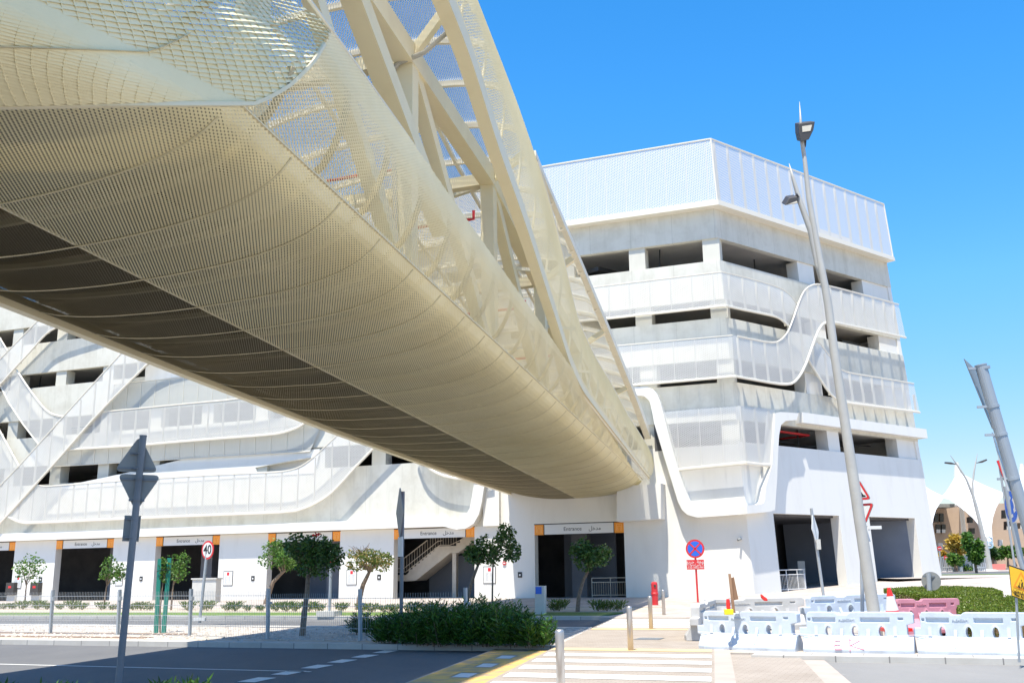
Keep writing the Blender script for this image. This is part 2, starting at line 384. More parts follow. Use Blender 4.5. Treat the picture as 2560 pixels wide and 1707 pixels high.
for k in range(6):
    D=34.75+k*1.15; t=7.0+.15*k; m.face([F(t-.1,D,.006),F(t-.02,D+.7,.006),F(t+.32,D+.7,.006),F(t+.26,D,.006)])
m.face([F(-75,38.62,.006),F(-75,38.74,.006),F(8.0,39.5,.006),F(8.0,39.4,.006)])
m.face([F(-75,25.4,.006),F(-75,25.52,.006),F(-6,25.52,.006),F(-6,25.4,.006)])
m.face([F(-75,22.5,.006),F(-75,22.6,.006),F(6,22.6,.006),F(6,22.5,.006)])
struct(m.build('lane_markings',M_wpaint))
# loose stones on the gravel
m=MB()
for k in range(1500):
    D=rnd.uniform(28.3,33.3) if rnd.random()<.6 else rnd.uniform(32.0,33.9); t=rnd.uniform(-16,tl(D)-.2); c=F(t,D,.11); s=rnd.uniform(.02,.06)
    q=[c+V((rnd.uniform(.6,1)*s*math.cos(a),rnd.uniform(.6,1)*s*math.sin(a),0)) for a in(0,1.25,2.5,3.8,5)]
    top=c+V((rnd.uniform(-.3,.3)*s,rnd.uniform(-.3,.3)*s,s*.7))
    for i in range(5): m.face([q[i],q[(i+1)%5],top])
tag(m.build('gravel_stones',M_gravel),kind='stuff')
# drain grate in the refuge paving
c=G(1623,1596,.1); 
def box_uv(t0,t1,D0,D1,z0,z1,m):
    a=[F(t0,D0,z0),F(t1,D0,z0),F(t1,D1,z0),F(t0,D1,z0)]; m.prism(a,[p+V((0,0,z1-z0)) for p in a]); return m
def tD(P): q=P-AL; return q.dot(wL),q.dot(hL)
t,D=tD(c); m=MB(); box_uv(t-.3,t+.3,D-.3,D+.3,.098,.104,m); g=m.build('drain_cover',M_black)
tag(g,'dark square drain grate set in the paving near the second bollard','drain cover')
m=MB()
for k in range(7): box_uv(t-.28,t+.28,D-.27+k*.085,D-.24+k*.085,.104,.109,m)
m.build('grate_bar',M_galv,g)
# ------------------------------------------------------------------ the parking building
BLD=thing('parking_garage','large white multi-storey car park wrapped in curving bands of white mesh','car park',Lt(0,0,0))
def pt(f,t,z,off):
    if t=='r': return ridge(z,off)
    if t=='e': return Rt(tend(z),z,off)
    return Lt(t,z,off) if f=='L' else Rt(t,z,off)
def blk(m,f,t0,t1,z0,z1,o0,o1,z0b=None,z1b=None):
    a=[pt(f,t0,z0,o1),pt(f,t1,z0,o1),pt(f,t1,z1,o1),pt(f,t0,z1,o1)]
    b=[pt(f,t0,z0,o0),pt(f,t1,z0,o0),pt(f,t1,z1,o0),pt(f,t0,z1,o0)]
    return m.prism(a,b)
TW=-72
# spandrel walls between the open parking levels
bands=[(9.38,11.45),(12.75,15.08),(16.15,18.4),(19.72,21.62)]
for z0,z1 in bands:
    m=MB(); blk(m,'L',TW,'r',z0,z1,-.4,0); m.build('facade_wall',M_wallL,BLD); m=MB(); blk(m,'R','r','e',z0,z1,-.4,0); m.build('facade_wall',M_wallR,BLD)
# base wall over the entrances
EN=[(-55.3,-50.2),(-46.5,-41.4),(-37.66,-32.67),(-29.14,-24.07),(-20.4,-15.19),(-11.5,-6.25),(-2.54,2.69)]
m=MB(); blk(m,'L',TW,-4.7,4.15,8.05,-.4,-.004); m.build('base_wall',M_wallL,BLD)
m=MB(); blk(m,'L',-4.7,4.6,4.15,8.05,-.4,-.004)
tw0=tD(L(1636,1090))[0]; tw1=tD(L(1658,1090))[0]; zw1=L(1645,1060).z; zw0=L(1645,1127).z
blk(m,'L',4.6,'r',4.15,8.05,-.4,-.002)
blk(m,'R','r','e',4.42,8.17,-.4,-.004)
m.build('base_wall',M_white,BLD,merge=True)
m=MB(); blk(m,'L',tw0,tw1+.3,zw0,zw1,-.1,.006); m.build('side_window',M_intd,BLD)
m=MB(); e=[TW]+[x for p in EN for x in p]
for a,b in zip(e[0::2],[x for x in e[1::2]]): m=MB(); blk(m,'L',a,b,-.3,4.15,-.55,-.002); m.build('ground_pier',M_white,BLD)
m=MB(); blk(m,'L',2.69,'r',-.3,4.15,-.5,-.002); blk(m,'R','r',2.3,-.3,4.42,-.6,-.002); m.build('ground_pier',M_white,BLD,merge=True)
for a,b in((8.5,11.6),(16.75,'e')): m=MB(); blk(m,'R',a,b,-.3,4.42,-.6,-.002); m.build('ground_pier',M_white,BLD)
# wall between levels 2 (8.05-9.38) : R solid strip right of the opening, columns
def cols(f,spec,z0,z1,dep=.9):
    for x0,x1 in spec:
        m=MB(); blk(m,f,x0,x1,z0,z1,-dep,-.10); m.build('column',M_white if f=='R' else M_wall,BLD)
def tpx(f,x,y):
    P=P3(f,x,y); return (P-AL).dot(wL) if f=='L' else (P-R0).dot(wR)
t5=[(tpx('L',1570,610),tpx('L',1603,610)),(tpx('L',1755,610),tpx('L',1788,605))]
st=t5[1][0]-t5[0][0]
def lcols(off,z0,z1,n=15):
    sp=[]
    for k in range(n):
        a=t5[1][0]-st*k+off
        if a>TW+2: sp.append((a,a+.95))
    cols('L',sp,z0,z1)
lcols(0,18.4,19.72); lcols(.25,15.08,16.15); lcols(.4,11.45,12.75); lcols(.5,8.05,9.38,18)
cols('R',[(tpx('R',1999,680),tpx('R',2039,690)),(tpx('R',2164,745),tend(19))],18.4,19.72)
cols('R',[(tpx('R',2043,810),tpx('R',2066,815)),(tpx('R',2202,860),tend(15.6))],15.08,16.15)
cols('R',[(tpx('R',2020,975),tpx('R',2060,980)),(tend(12)-3,tend(12))],11.45,12.75)
cols('R',[(tpx('R',2075,1115),tpx('R',2104,1120)),(tpx('R',2249,1130),tend(9))],8.17,9.6)
# floor slabs, ceilings, inner back wall, roof
def ring(z,dl=-15.0):
    return [Lt(TW,z,-.42),ridge(z,-.42),Rt(tend(z)-.42,z,-.42),Rt(tend(z)-.42,z,-14),ridge(z,-15,-14),Lt(TW,z,-15)]
for z0,z1 in((4.3,5.2),(9.55,10.3),(12.92,13.7),(16.32,17.1),(19.95,20.7)):
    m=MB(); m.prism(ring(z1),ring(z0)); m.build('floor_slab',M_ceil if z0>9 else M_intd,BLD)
for z0,z1 in((7.05,7.35),):
    m=MB(); m.prism(ring(z1),ring(z0)); m.build('floor_slab',M_int,BLD)
m=MB(); a=[Lt(TW,-.3,-8.2),ridge(-.3,-8.2),Rt(19,-.3,-8.2)]
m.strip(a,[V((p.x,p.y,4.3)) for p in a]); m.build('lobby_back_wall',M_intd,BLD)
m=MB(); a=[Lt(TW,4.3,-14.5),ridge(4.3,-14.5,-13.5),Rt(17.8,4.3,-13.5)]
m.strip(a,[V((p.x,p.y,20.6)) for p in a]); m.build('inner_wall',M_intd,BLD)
m=MB(); a=[Rt(18.6,-.3,-.45),Rt(18.6,-.3,-14)]; m.prism([Rt(tend(z)-.02,z,o) for z,o in((-.3,-.02),(-.3,-14),(21.5,-14),(21.5,-.02))],[Rt(tend(z)-.4,z,o) for z,o in((-.3,-.02),(-.3,-14),(21.5,-14),(21.5,-.02))]); m.build('end_wall',M_white,BLD)
# lobby partitions seen through the entrances
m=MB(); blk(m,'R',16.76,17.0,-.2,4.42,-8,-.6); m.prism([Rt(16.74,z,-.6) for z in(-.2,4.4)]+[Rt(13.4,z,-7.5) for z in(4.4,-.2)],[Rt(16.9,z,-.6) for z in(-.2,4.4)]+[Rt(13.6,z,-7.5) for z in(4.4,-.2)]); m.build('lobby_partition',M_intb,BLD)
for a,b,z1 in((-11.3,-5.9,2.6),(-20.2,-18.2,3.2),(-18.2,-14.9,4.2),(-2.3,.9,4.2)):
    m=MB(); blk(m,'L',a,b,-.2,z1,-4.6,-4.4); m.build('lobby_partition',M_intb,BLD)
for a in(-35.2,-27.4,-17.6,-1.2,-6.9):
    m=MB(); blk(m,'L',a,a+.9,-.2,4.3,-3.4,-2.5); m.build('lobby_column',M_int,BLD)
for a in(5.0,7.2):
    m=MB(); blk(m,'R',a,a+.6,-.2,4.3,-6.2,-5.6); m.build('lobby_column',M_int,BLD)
# white ledge running over the entrances and turning up at its right end
def pxprism(m,f,pts,o0,o1):
    a=[P3(f,x,y,o1) for x,y in pts]; b=[p-(nL if f=='L' else nR)*(o1-o0) for p in a]; return fillprism(m,a,b)
def fillprism(m,a,b):
    m.fill([a]); m.fill([b]); n=len(a); i=len(m.v); m.v+=a+b
    for k in range(n): m.f.append((i+k,i+(k+1)%n,i+n+(k+1)%n,i+n+k)); m.uv.append(None)
    return m
def arc(c,r0,a0,a1,n=6): return [(c[0]+r0[0]*math.cos(rad(a0+(a1-a0)*k/n)),c[1]-r0[1]*math.sin(rad(a0+(a1-a0)*k/n))) for k in range(n+1)]
m=MB(); blk(m,'L',TW,-8,4.2,4.72,0,.55)
x0=L(0,0).x
tq=-8
pa=Lt(-8,4.72,.55); pb=Lt(-8,4.2,.55)
top=[(1125,1300),(1148,1297),(1164,1287),(1174,1270),(1180,1240),(1188,1185),(1191,1160)]
bot=[(1216,1160),(1212,1205),(1204,1256),(1197,1285),(1184,1308),(1165,1320),(1140,1323)]
a=[pa]+[L(x,y,.55) for x,y in top+bot]+[pb]; fillprism(m,a,[p-nL*.55 for p in a])
m.build('entrance_ledge',M_white,BLD,merge=True)
# block carrying the end of the bridge
m=MB(); a=[L(x,y,1.0) for x,y in((1542,1216),(1652,1207),(1652,1296),(1542,1303))]; m.prism(a,[p-nL*1.0 for p in a]); m.build('bridge_bearing',M_white,BLD)
m=MB(); a=[L(x,y,.5) for x,y in((1205,1160),(1255,1160),(1262,1345),(1210,1345))]
blk(m,'L',-5.6,-4.6,4.15,7.9,0,.25); m.build('wall_fin',M_white,BLD)
# looping frame round the corner screen
z6=lambda l:[(1550+x/2.489,900+y/2.489) for x,y in l]
o=.6
m=MB()
lo=z6([(90,215),(150,222),(185,255),(200,320),(215,400),(280,620),(325,765),(360,880),(385,930),(420,962),(480,978),(600,970),(700,962),(791,955)])
li=z6([(787,902),(700,905),(600,910),(480,914),(448,900),(430,880),(400,800),(365,685),(330,560),(295,430),(265,320),(250,262),(230,210),(205,180),(170,165),(75,165)])
pxprism(m,'L',lo+li,0,o)
ro=z6([(791,955),(880,948),(940,940),(965,930),(978,740),(985,560),(990,470),(1002,405),(1030,378),(1100,372)])
ri=z6([(1110,330),(1000,322),(965,330),(945,650),(905,790),(900,870),(893,886),(870,895),(787,902)])
pxprism(m,'R',ro+ri,0,o); m.build('looping_frame',M_white,BLD,merge=True)
# projecting beam over the first open level on the right face
m=MB(); t0=tpx('R',1550+1090/2.489,900+350/2.489)
blk(m,'R',t0,18.85,9.55,10.15,-.2,.5); m.build('projecting_beam',M_white,BLD)
# upper slab edges (cream) under each screen
tu=lambda f,l,off:[P3(f,x,y,off) for x,y in l]
zc=lambda l:[(1300+x/2.24,300+y/2.24) for x,y in l]
def sub(p,k=3):
    out=[]
    for a,b in zip(p,p[1:]): out+= [tuple(a[i]+(b[i]-a[i])*j/k for i in range(2)) for j in range(k)]
    return out+[p[-1]]
def smooth(p,k=2):
    for _ in range(k):
        q=[p[0]]
        for a,b in zip(p,p[1:]): q+= [(a[0]*.75+b[0]*.25,a[1]*.75+b[1]*.25),(a[0]*.25+b[0]*.75,a[1]*.25+b[1]*.75)]
        p=q+[p[-1]]
    return p
def screen(f,outline,trims,off=.6,mt=None,rt=.075,name='mesh_screen',mull=None):
    n=nL if f=='L' else nR; w=wL if f=='L' else wR; O0=AL if f=='L' else R0
    uvf=lambda p:((p-O0).dot(w),p.z)
    m=MB(); m.fill([[p if isinstance(p,V) else P3(f,p[0],p[1],off) for p in outline]],uvf=uvf)
    s=m.build(name,mt or M_scr,BLD)
    if trims:
        m=MB()
        for tr,r in trims: m.tube([p if isinstance(p,V) else P3(f,p[0],p[1],off) for p in tr],r,6,flat=1.0)
        m.build('screen_trim',M_trim,s,smooth=False)
    # stiffening fins just behind the mesh
    xs=[(p if isinstance(p,V) else P3(f,p[0],p[1],off)) for p in outline]
    ts=[uvf(p)[0] for p in xs]; poly=[uvf(p) for p in xs]
    m=MB(); k=math.ceil(min(ts)/1.2); cnt=0
    while k*1.2<max(ts):
        t=k*1.2; zs=[]
        for (a,b),(c,d) in zip(poly,poly[1:]+poly[:1]):
            if (a-t)*(c-t)<0: zs.append(b+(d-b)*(t-a)/(c-a))
        zs.sort()
        for z0,z1 in zip(zs[0::2],zs[1::2]):
            if z1-z0>.3:
                fo=(off-.25,off-.08) if off>.3 else (off-.02,off+.03); blk(m,f,t-.012,t+.012,z0+.03,z1-.03,*fo); cnt+=1
        k+=1
    if cnt: m.build('screen_fin',M_trim,s)
    return s
# roof-top screen
ts0=-24
for f,t0,t1 in(('L',ts0,'r'),('R','r','e')):
    q=[pt(f,t0,21.7,.5),pt(f,t1,21.7,.5),pt(f,t1,25.5,.5),pt(f,t0,25.5,.5)]
    screen(f,q,[([q[0],q[1]],.10),([q[2],q[3]],.05),([q[1],q[2]],.05)],off=.5,mt=M_scrt)
m=MB(); blk(m,'L',ts0,'r',21.45,21.65,0,.62); blk(m,'R','r','e',21.45,21.65,0,.62); m.build('screen_sill',M_trim,BLD,merge=True)
m=MB(); m.box(Rt(14.3,22.6,-4),wR*2.6,V((nR.x,nR.y,0))*2,V((0,0,.95))); m.build('rooftop_core',M_white,BLD)
# corner screens
s2Lt=zc([(-900,1045),(380,940),(1130,850)]); s2Lb=zc([(1150,1040),(455,1115),(-900,1235)])
screen('L',s2Lt+s2Lb,[(s2Lb,.075),(s2Lt,.03)])
s2Rt=smooth(zc([(1130,850),(1280,885),(1400,920),(1470,945),(1520,985),(1556,1040)])); s2Rb=smooth(zc([(1510,1162),(1475,1125),(1435,1100),(1350,1082),(1250,1062),(1150,1040)]))
screen('R',s2Rt+s2Rb,[(s2Rb,.075),(s2Rt,.03)])
s3Lt=zc([(-700,1365),(560,1262),(1190,1205)]); s3Lb=zc([(1205,1435),(620,1485),(-700,1590)])
screen('L',s3Lt+s3Lb,[(s3Lb,.075),(s3Lt,.03)])
rbt=smooth(zc([(1190,1205),(1300,1227),(1400,1247),(1455,1240),(1500,1190),(1528,1120),(1555,1040),(1580,975),(1605,940),(1650,918),(1710,922),(2000,998),(2120,1032)]),1)
rbb=smooth(zc([(2160,1218),(2000,1183),(1830,1148),(1765,1133),(1715,1132),(1685,1152),(1655,1215),(1625,1300),(1600,1370),(1570,1430),(1532,1474),(1480,1481),(1400,1470),(1300,1452),(1205,1435)]),1)
screen('R',rbt+rbb,[(rbt[1:],.045),(rbb,.075)],off=.75)
lbt=smooth(zc([(1648,1262),(1668,1232),(1740,1330),(1790,1393),(1845,1416),(2000,1440),(2205,1475)]),1); lbb=smooth(z6([(1865,325),(1600,290),(1400,265),(1345,243),(1300,200),(1240,110),(1200,45),(1168,-10)]),1)
screen('R',lbt+lbb,[(lbb,.075),(lbt,.04)])
cL=z6([(272,322),(450,305),(752,284)]); cLb=z6([(783,640),(500,668),(367,682)])
screen('L',cL+cLb,[(cLb,.09)],off=.5); cR=z6([(752,284),(850,296),(962,310)]); cRb=z6([(945,655),(850,648),(783,640)])
screen('R',cR+cRb,[(cRb,.09)],off=.5)
# screens on the long left face
zl=lambda l:[(x/2.8,760+y/2.8) for x,y in l]
z4=lambda l:[(x/2.489,700+y/2.489) for x,y in l]
d1a=smooth(zl([(700,-190),(480,-70),(380,5),(305,75),(0,385),(-500,880)]),1); d1b=smooth(zl([(-500,1055),(0,565),(110,440),(210,335),(300,230),(345,190),(400,160),(460,135),(700,60)]),1)
screen('L',d1a+d1b,[(d1a,.05),(d1b,.08)],off=.75)
d2a=zl([(1300,-80),(880,310),(440,790),(270,980),(130,1135),(0,1270),(-300,1570)]); d2b=smooth(zl([(-300,1850),(0,1535),(250,1260),(460,1025),(700,750),(1000,450),(1030,420),(1075,385),(1200,330),(1500,270)]),1)
screen('L',d2a+d2b,[(d2a,.05),(d2b,.09)],off=.75)
x1a=zl([(-5,560),(120,690),(275,990)]); xl=zl([(0,568),(60,690),(160,840),(272,985)]); xr=smooth(zl([(445,787),(400,780),(350,765),(290,710),(200,590),(112,455)]),1)
screen('L',xl+xr,[(xl,.05),(xr,.07)])
x0=zl([(-200,0),(0,240),(52,325),(0,385),(-200,585)]); screen('L',x0,[(x0[:3],.06)])
x2=zl([(-220,480),(0,890),(132,1133),(0,1268),(-220,1480)]); screen('L',x2,[(x2[:3],.07)])
s3t=z4([(622,820),(870,797),(1200,765),(1400,748),(1560,727),(1640,712),(1720,690)]); s3b=smooth(z4([(1990,760),(1960,815),(1925,868),(1860,915),(1780,945),(1690,962),(1240,995),(830,1030),(415,1055)]),1)
screen('L',s3t+s3b,[(s3b,.08),(s3t,.04)])
s1t=smooth(z4([(222,1270),(270,1283),(330,1280),(700,1250),(1240,1215),(1700,1195),(1790,1185),(1860,1165),(1915,1130),(1970,1085),(2125,940),(2500,560)]),1)
s1b=smooth(z4([(2800,560),(2240,1130),(2120,1265),(2050,1335),(1980,1380),(1910,1415),(1820,1442),(1500,1455),(870,1480),(180,1513),(120,1505),(75,1485),(40,1462)]),1)
screen('L',s1t+s1b,[(s1b,.09),(s1t,.04)],off=.7)
sc=smooth([(1035,1100),(1053,1150),(1081,1178),(1121,1194),(1180,1199),(1230,1188)],1); screen('L',[(1035,1060)]+sc+[(1230,1060)],[(sc,.07)])
# fine perforated panels with white mullions filling the levels behind the long screens
def finepanel(pts,zt,off=.12):
    s=screen('L',pts,[([pts[0],pts[1]],.03),([pts[2],pts[3]],.03)],off=off,mt=M_scrf,name='perforated_panel')
    return s
finepanel(z4([(700,650),(1700,540),(1700,715),(650,820)]),0)
finepanel(z4([(330,1160),(1930,1065),(2010,880),(420,1060)]),0,.15)
for pts in([(385,1283),(860,1182),(1150,1110),(1400,1085),(1990,1050),(1960,1200),(385,1300)],[(958,500),(1100,470),(1750,470),(1750,660),(900,640),(905,545)]):
    m=MB(); a=[L(x,y,.03) for x,y in z4(pts)]
    if pts[0][0]==385:
        h=[L(x,y,.03) for x,y in smooth(z4([(1588,1166),(1780,1128),(1962,1098),(1940,1122),(1890,1160),(1830,1186),(1750,1197),(1600,1204),(1588,1166)]),1)[:-1]]
        m.fill([a,h])
        for p,q in zip(h,h[1:]+h[:1]): m.face([p,q,q-nL*.5,p-nL*.5])
        m.build('ramp_wall',M_white,BLD); m=MB(); m.fill([[p-nL*.42+V((0,0,.0)) for p in h]]); m.build('recess_soffit',M_ceil,BLD); continue
    fillprism(m,a,[p-nL*.3 for p in a]); m.build('ramp_wall',M_white,BLD)
# red sprinkler pipe and black services under the ceilings
m=MB(); m.tube([Rt(4.4,9.25,-1.2),Rt(8.2,9.2,-1.2),Rt(8.2,9.2,-4)],.07); m.build('sprinkler_pipe',M_red,BLD)
m=MB()
for f,a,z in(('L',-1.2,18.9),('L',3.4,18.8),('L',4.9,18.8),('R',5.2,18.6),('R',8.5,18.7),('L',-38.8,19.0),('L',-42.3,15.6),('L',-38.9,12.2),('R',5.5,8.7),('R',7.6,8.6),('R',13.4,9.0),('L',-36,8.6)):
    q=pt(f,a,z-1.0,-1.6); p=pt(f,a+.1,z+1.2,-1.6); m.tube([q,p],.045,5); m.tube([pt(f,a-.6,z,-1.7),pt(f,a+2.2,z+.05,-1.7)],.035,5)
for f,a,z in(('R',13.3,18.75),('R',13.8,15.5),('L',1.6,18.9)): m.box(pt(f,a,z,-1.5),wR*1.0,hR*.5,V((0,0,.12)))
m.build('ceiling_services',M_black,BLD)
# stair behind the sixth entrance
z1=lambda l:[(800+x/2.613,1250+y/2.613) for x,y in l]
SO=-2.0
ti=lambda x,y:((L(x,y,SO)-AL).dot(wL),L(x,y,SO).z)
def stair():
    lo=z1([(400,525),(560,528),(625,524),(850,345),(900,343),(945,312),(1040,232)])
    n=8; top=[]
    for k in range(n):
        xa=580+(770-580)*k/n; ya=470-(470-312)*k/n; xb=580+(770-580)*(k+1)/n; yb=470-(470-312)*(k+1)/n
        top+=z1([(xa,ya),(xa,yb)])
    top=z1([(400,490),(560,488)])+top+z1([(770,300),(890,297),(890,278),(915,276),(915,258),(1040,160)])
    a=[Lt(*ti(*p),SO) for p in top]+[Lt(*ti(*p),SO) for p in lo[::-1]]
    m=MB(); fillprism(m,a,[p-hL*1.5 for p in a]); s=m.build('staircase',M_stair,BLD)
    m=MB(); r=z1([(400,382),(550,378),(700,262)]); m.tube([Lt(*ti(*p),SO+.02) for p in r],.03,6)
    r=z1([(400,445),(548,445),(770,268),(800,262)]); m.tube([Lt(*ti(*p),SO+.02) for p in r],.02,6)
    r=z1([(400,470),(560,468),(785,292),(850,292),(940,250)]); m.tube([Lt(*ti(*p),SO+.02) for p in r],.02,6)
    for k in range(24):
        x=500+k*17; yt=378 if x<550 else 378-(x-550)*.773; yb=470 if x<560 else max(292,470-(x-560)*.79); yt=max(yt,200)
        a,b=z1([(x,yt)])[0],z1([(x,yb)])[0]; m.tube([Lt(*ti(*a),SO+.02),Lt(*ti(*b),SO+.02)],.014,4)
    m.build('stair_railing',M_stair,s)
    m=MB(); a,b=ti(*z1([(862,345)])[0])[0],ti(*z1([(887,345)])[0])[0]; blk(m,'L',a,b,-.2,ti(*z1([(870,345)])[0])[1],SO-.35,SO-.05); m.build('stair_post',M_stair,s)
stair()
def rail(f,t0,t1,off,z0,h=1.05,curve=0,mt=M_galv,gap=.13):
    m=MB(); n=max(2,int(abs(t1-t0)/gap)); pp=lambda k,z:pt(f,t0+(t1-t0)*k/n,z,off-curve*(k/n)**4)
    for z in(z0+h,z0+h*.78,z0+.12): m.tube([pp(k,z) for k in range(n+1)],.025,5)
    for k in range(n+1): m.tube([pp(k,z0+(0 if k%8==0 else .12)),pp(k,z0+(h if k%8==0 else h*.78))],.028 if k%8==0 else .012,4)
    return m.build('guard_railing',mt,BLD)
rail('L',.4,2.69,-1.2,.1,1.05,0,M_stair); rail('R',2.3,5.9,-.35,.28,1.15,.6,M_swhite)
# entrance signs
AR='\ufede\ufea7\ufeaa\ufee3'
where=['far-left edge one cut by the photo border','first whole one from the left end','one behind the forty speed disc','one behind the big dark bushy tree','one above the open staircase','largest one, under the bridge end']
for i,(a,b) in enumerate(EN[1:]):
    z0,z1_=3.58,4.13; nm=['cut off by the left photo border','right of the one cut by the photo border','above the doorway with the pale cabinet and forty speed disc','partly hidden by the big dark bushy tree','above the doorway with the cream staircase','right under the end of the footbridge'][i]
    s=thing('entrance_sign','white and orange Entrance sign '+nm,'sign',Lt(a,z0,0),'entrance signs over the garage doorways')
    m=MB(); blk(m,'L',a+.02,b-.02,z0,z1_,-.12,-.02); m.build('sign_panel',M_swhite,s)
    m=MB(); blk(m,'L',a-.02,b+.02,z1_,z1_+.05,-.14,.0); blk(m,'L',a+.54,a+.59,z0,z1_,-.1,-.012); blk(m,'L',b-.59,b-.54,z0,z1_,-.1,-.012); m.build('sign_border',M_sblack,s)
    for c in(a+.27,b-.27):
        m=MB(); blk(m,'L',c-.27,c+.27,z0-.02,z1_,-.1,-.004); q=m.build('orange_panel',M_orange,s)
        m=MB()
        for u0,u1,v0,v1 in((-.16,-.135,.1,.46),(.135,.16,.1,.46),(-.16,.16,.44,.46),(-.08,-.06,.1,.36),(.06,.08,.1,.36),(-.08,.08,.34,.36)): blk(m,'L',c+u0,c+u1,z0+v0,z0+v1,-.02,.002)
        m.build('door_symbol',M_orange2,q)
    c=(a+b)/2; 
    text('lettering','Entrance',M_sblack,s,Lt(c-.35,z0+.27,-.015),wL,V((0,0,1)),.30)
    text('lettering',AR,M_sblack,s,Lt(c+.95,z0+.27,-.015),wL,V((0,0,1)),.30)
# notice boards and small black plates on the piers
for i,(x,y,w,h,lab) in enumerate([(46,1454,.62,.85,'white framed notice beside the far-left sapling'),(298,1447,.62,.85,'white framed notice half hidden by the second sapling'),(570.5,1445,.72,.9,'white framed notice left of the leaning tree, right of the pale cabinet'),(879.5,1442,.72,.9,'white framed notice behind the trunk of the browning tree'),(1224,1436.5,.78,.95,'white framed notice right of the staircase entrance')]):
    P=L(x,y); t=(P-AL).dot(wL); z=P.z; s=thing('notice_board',lab,'notice',Lt(t,z,0),'framed notices on the entrance piers')
    m=MB(); blk(m,'L',t-w/2,t+w/2,z-h/2,z+h/2,0,.03); m.build('frame',M_sblack,s)
    m=MB(); blk(m,'L',t-w/2+.03,t+w/2-.03,z-h/2+.03,z+h/2-.03,.03,.036); m.build('sheet',M_swhite,s)
    m=MB(); blk(m,'L',t-.09,t+.09,z+h/2-.27,z+h/2-.08,.036,.04); m.build('red_emblem',M_red,s)
    m=MB()
    for k in range(7):
        for u in(-.24,.04): blk(m,'L',t+u,t+u+.2-.03*(k%3),z+.1-k*.065,z+.115-k*.065,.036,.039)
    m.build('text_lines',M_sback,s)
for x,y,lab in((102,1447.5,'small black plate beside the far-left notice'),(353,1446,'small black plate left of the third doorway'),(632.5,1445,'small black plate left of the leaning tree trunk'),(948,1442,'small black plate right of the browning tree'),(1300,1436,'small black plate left of the doorway under the bridge end')):
    P=L(x,y); t=(P-AL).dot(wL); m=MB(); blk(m,'L',t-.12,t+.12,P.z-.15,P.z+.15,0,.03); o=m.build('wall_plate',M_sblack); tag(o,lab,'wall plate','small black plates on the piers')
    m=MB(); blk(m,'L',t-.05,t+.05,P.z-.06,P.z+.04,.03,.034); m.build('white_symbol',M_swhite,o)
for x,lab in((34,'dark wall box left of the far-left sapling trunk'),(95,'dark wall box right of the far-left sapling trunk')):
    P=L(x,1471); t=(P-AL).dot(wL); m=MB(); blk(m,'L',t-.36,t+.36,P.z-.42,P.z+.42,0,.35); o=m.build('wall_cabinet',M_dark); tag(o,lab,'wall box','dark wall boxes on the far-left pier')
    m=MB(); blk(m,'L',t-.13,t+.13,P.z+.05,P.z+.2,.35,.36); m.build('red_label',M_red,o); m=MB(); blk(m,'L',t-.36,t+.36,.1,P.z-.42,0,.2); m.build('cabinet_base',M_box,o)
P=L(1261.5,1407); t=(P-AL).dot(wL); m=MB(); m.disc(P,nL,.11,.06,16); o=m.build('fire_alarm_bell',M_red); tag(o,'small red round alarm bell right of the tree by the staircase doorway','alarm')
m=MB(); m.box(P+nL*.065,wL*.07,V((0,0,.03)),nL*.004); m.build('white_label',M_swhite,o)
P=L(1853,1346); o=thing('security_camera','small white security camera on the corner wall above the no-stopping sign','camera',P)
m=MB(); m.box(P+nL*.06,wL*.06,V((0,0,.06)),nL*.06); m.build('bracket',M_swhite,o); m=MB(); m.tube([P+nL*.12,P+nL*.34-wL*.12-V((0,0,.08))],.06,8); m.build('body',M_sback,o)
P=R(2112,1417,-1.0); t=(P-R0).dot(wR); m=MB(); m.box(Rt(t,P.z,-4),wR*.35,V((0,0,.4)),hR*.02); o=m.build('wall_notice',M_swhite); tag(o,'pale notice on the dark wall inside the corner doorway','notice')
# orange convex mirrors hung in the openings
for x,y,lab in((1300+1543/2.24,300+855/2.24,'orange rimmed round mirror in the upper right opening'),(1550+1190/2.489,900+118/2.489,'orange rimmed round mirror in the small gap between the mesh ribbons')):
    P=R(x,y,-.55); a=(-hR*.2+wR*-1).normalized(); s=thing('convex_mirror',lab,'mirror',P,'orange convex mirrors in the openings')
    m=MB(); m.disc(P,-wR*.8+hR*.6,.36,.09,20); m.build('rim',M_orange,s); m=MB(); m.disc(P+(-wR*.8+hR*.6).normalized()*.09,-wR*.8+hR*.6,.25,.02,20); m.build('mirror_face',M_mirror,s)
# ------------------------------------------------------------------ the footbridge: B(s,v,h): s along its axis, v across, h above the soffit seam
_vp=ray(1915,1485).normalized(); DB=_vp
PA=L(1437,1244,.3)
def B(s,v,h): return PA+DB*s+wL*v+V((0,0,h))
BRG=thing('footbridge','cream steel truss footbridge clad in expanded metal mesh, crossing overhead into the white car park','footbridge',B(0,0,-6))
def lerp(tab):
    def f(s):
        if s<=tab[0][0]: return tab[0][1]
        for (a,b),(c,d) in zip(tab,tab[1:]):
            if s<=c: return b+(d-b)*(s-a)/(c-a)
        return tab[-1][1]
    return f
def smoothtab(tab,lo,hi,n=46):
    f=lerp(tab); g=[(lo+(hi-lo)*k/n) for k in range(n+1)]; y=[f(s) for s in g]
    for _ in range(2): y=[y[0]]+[(y[k-1]+2*y[k]+y[k+1])/4 for k in range(1,n)]+[y[-1]]
    return lerp(list(zip(g,y)))
fl=smoothtab([(-50,9.0),(-46,8.3),(-38.1,6.9),(-36.6,6.59),(-35.5,6.13),(-34.2,5.53),(-31.7,4.79),(-30.2,4.27),(-28,3.36),(-26.1,2.68),(-24.7,2.05),(-22.1,1.62),(-16.2,1.41),(-1.2,.89),(1,.87)],-50,1,92)
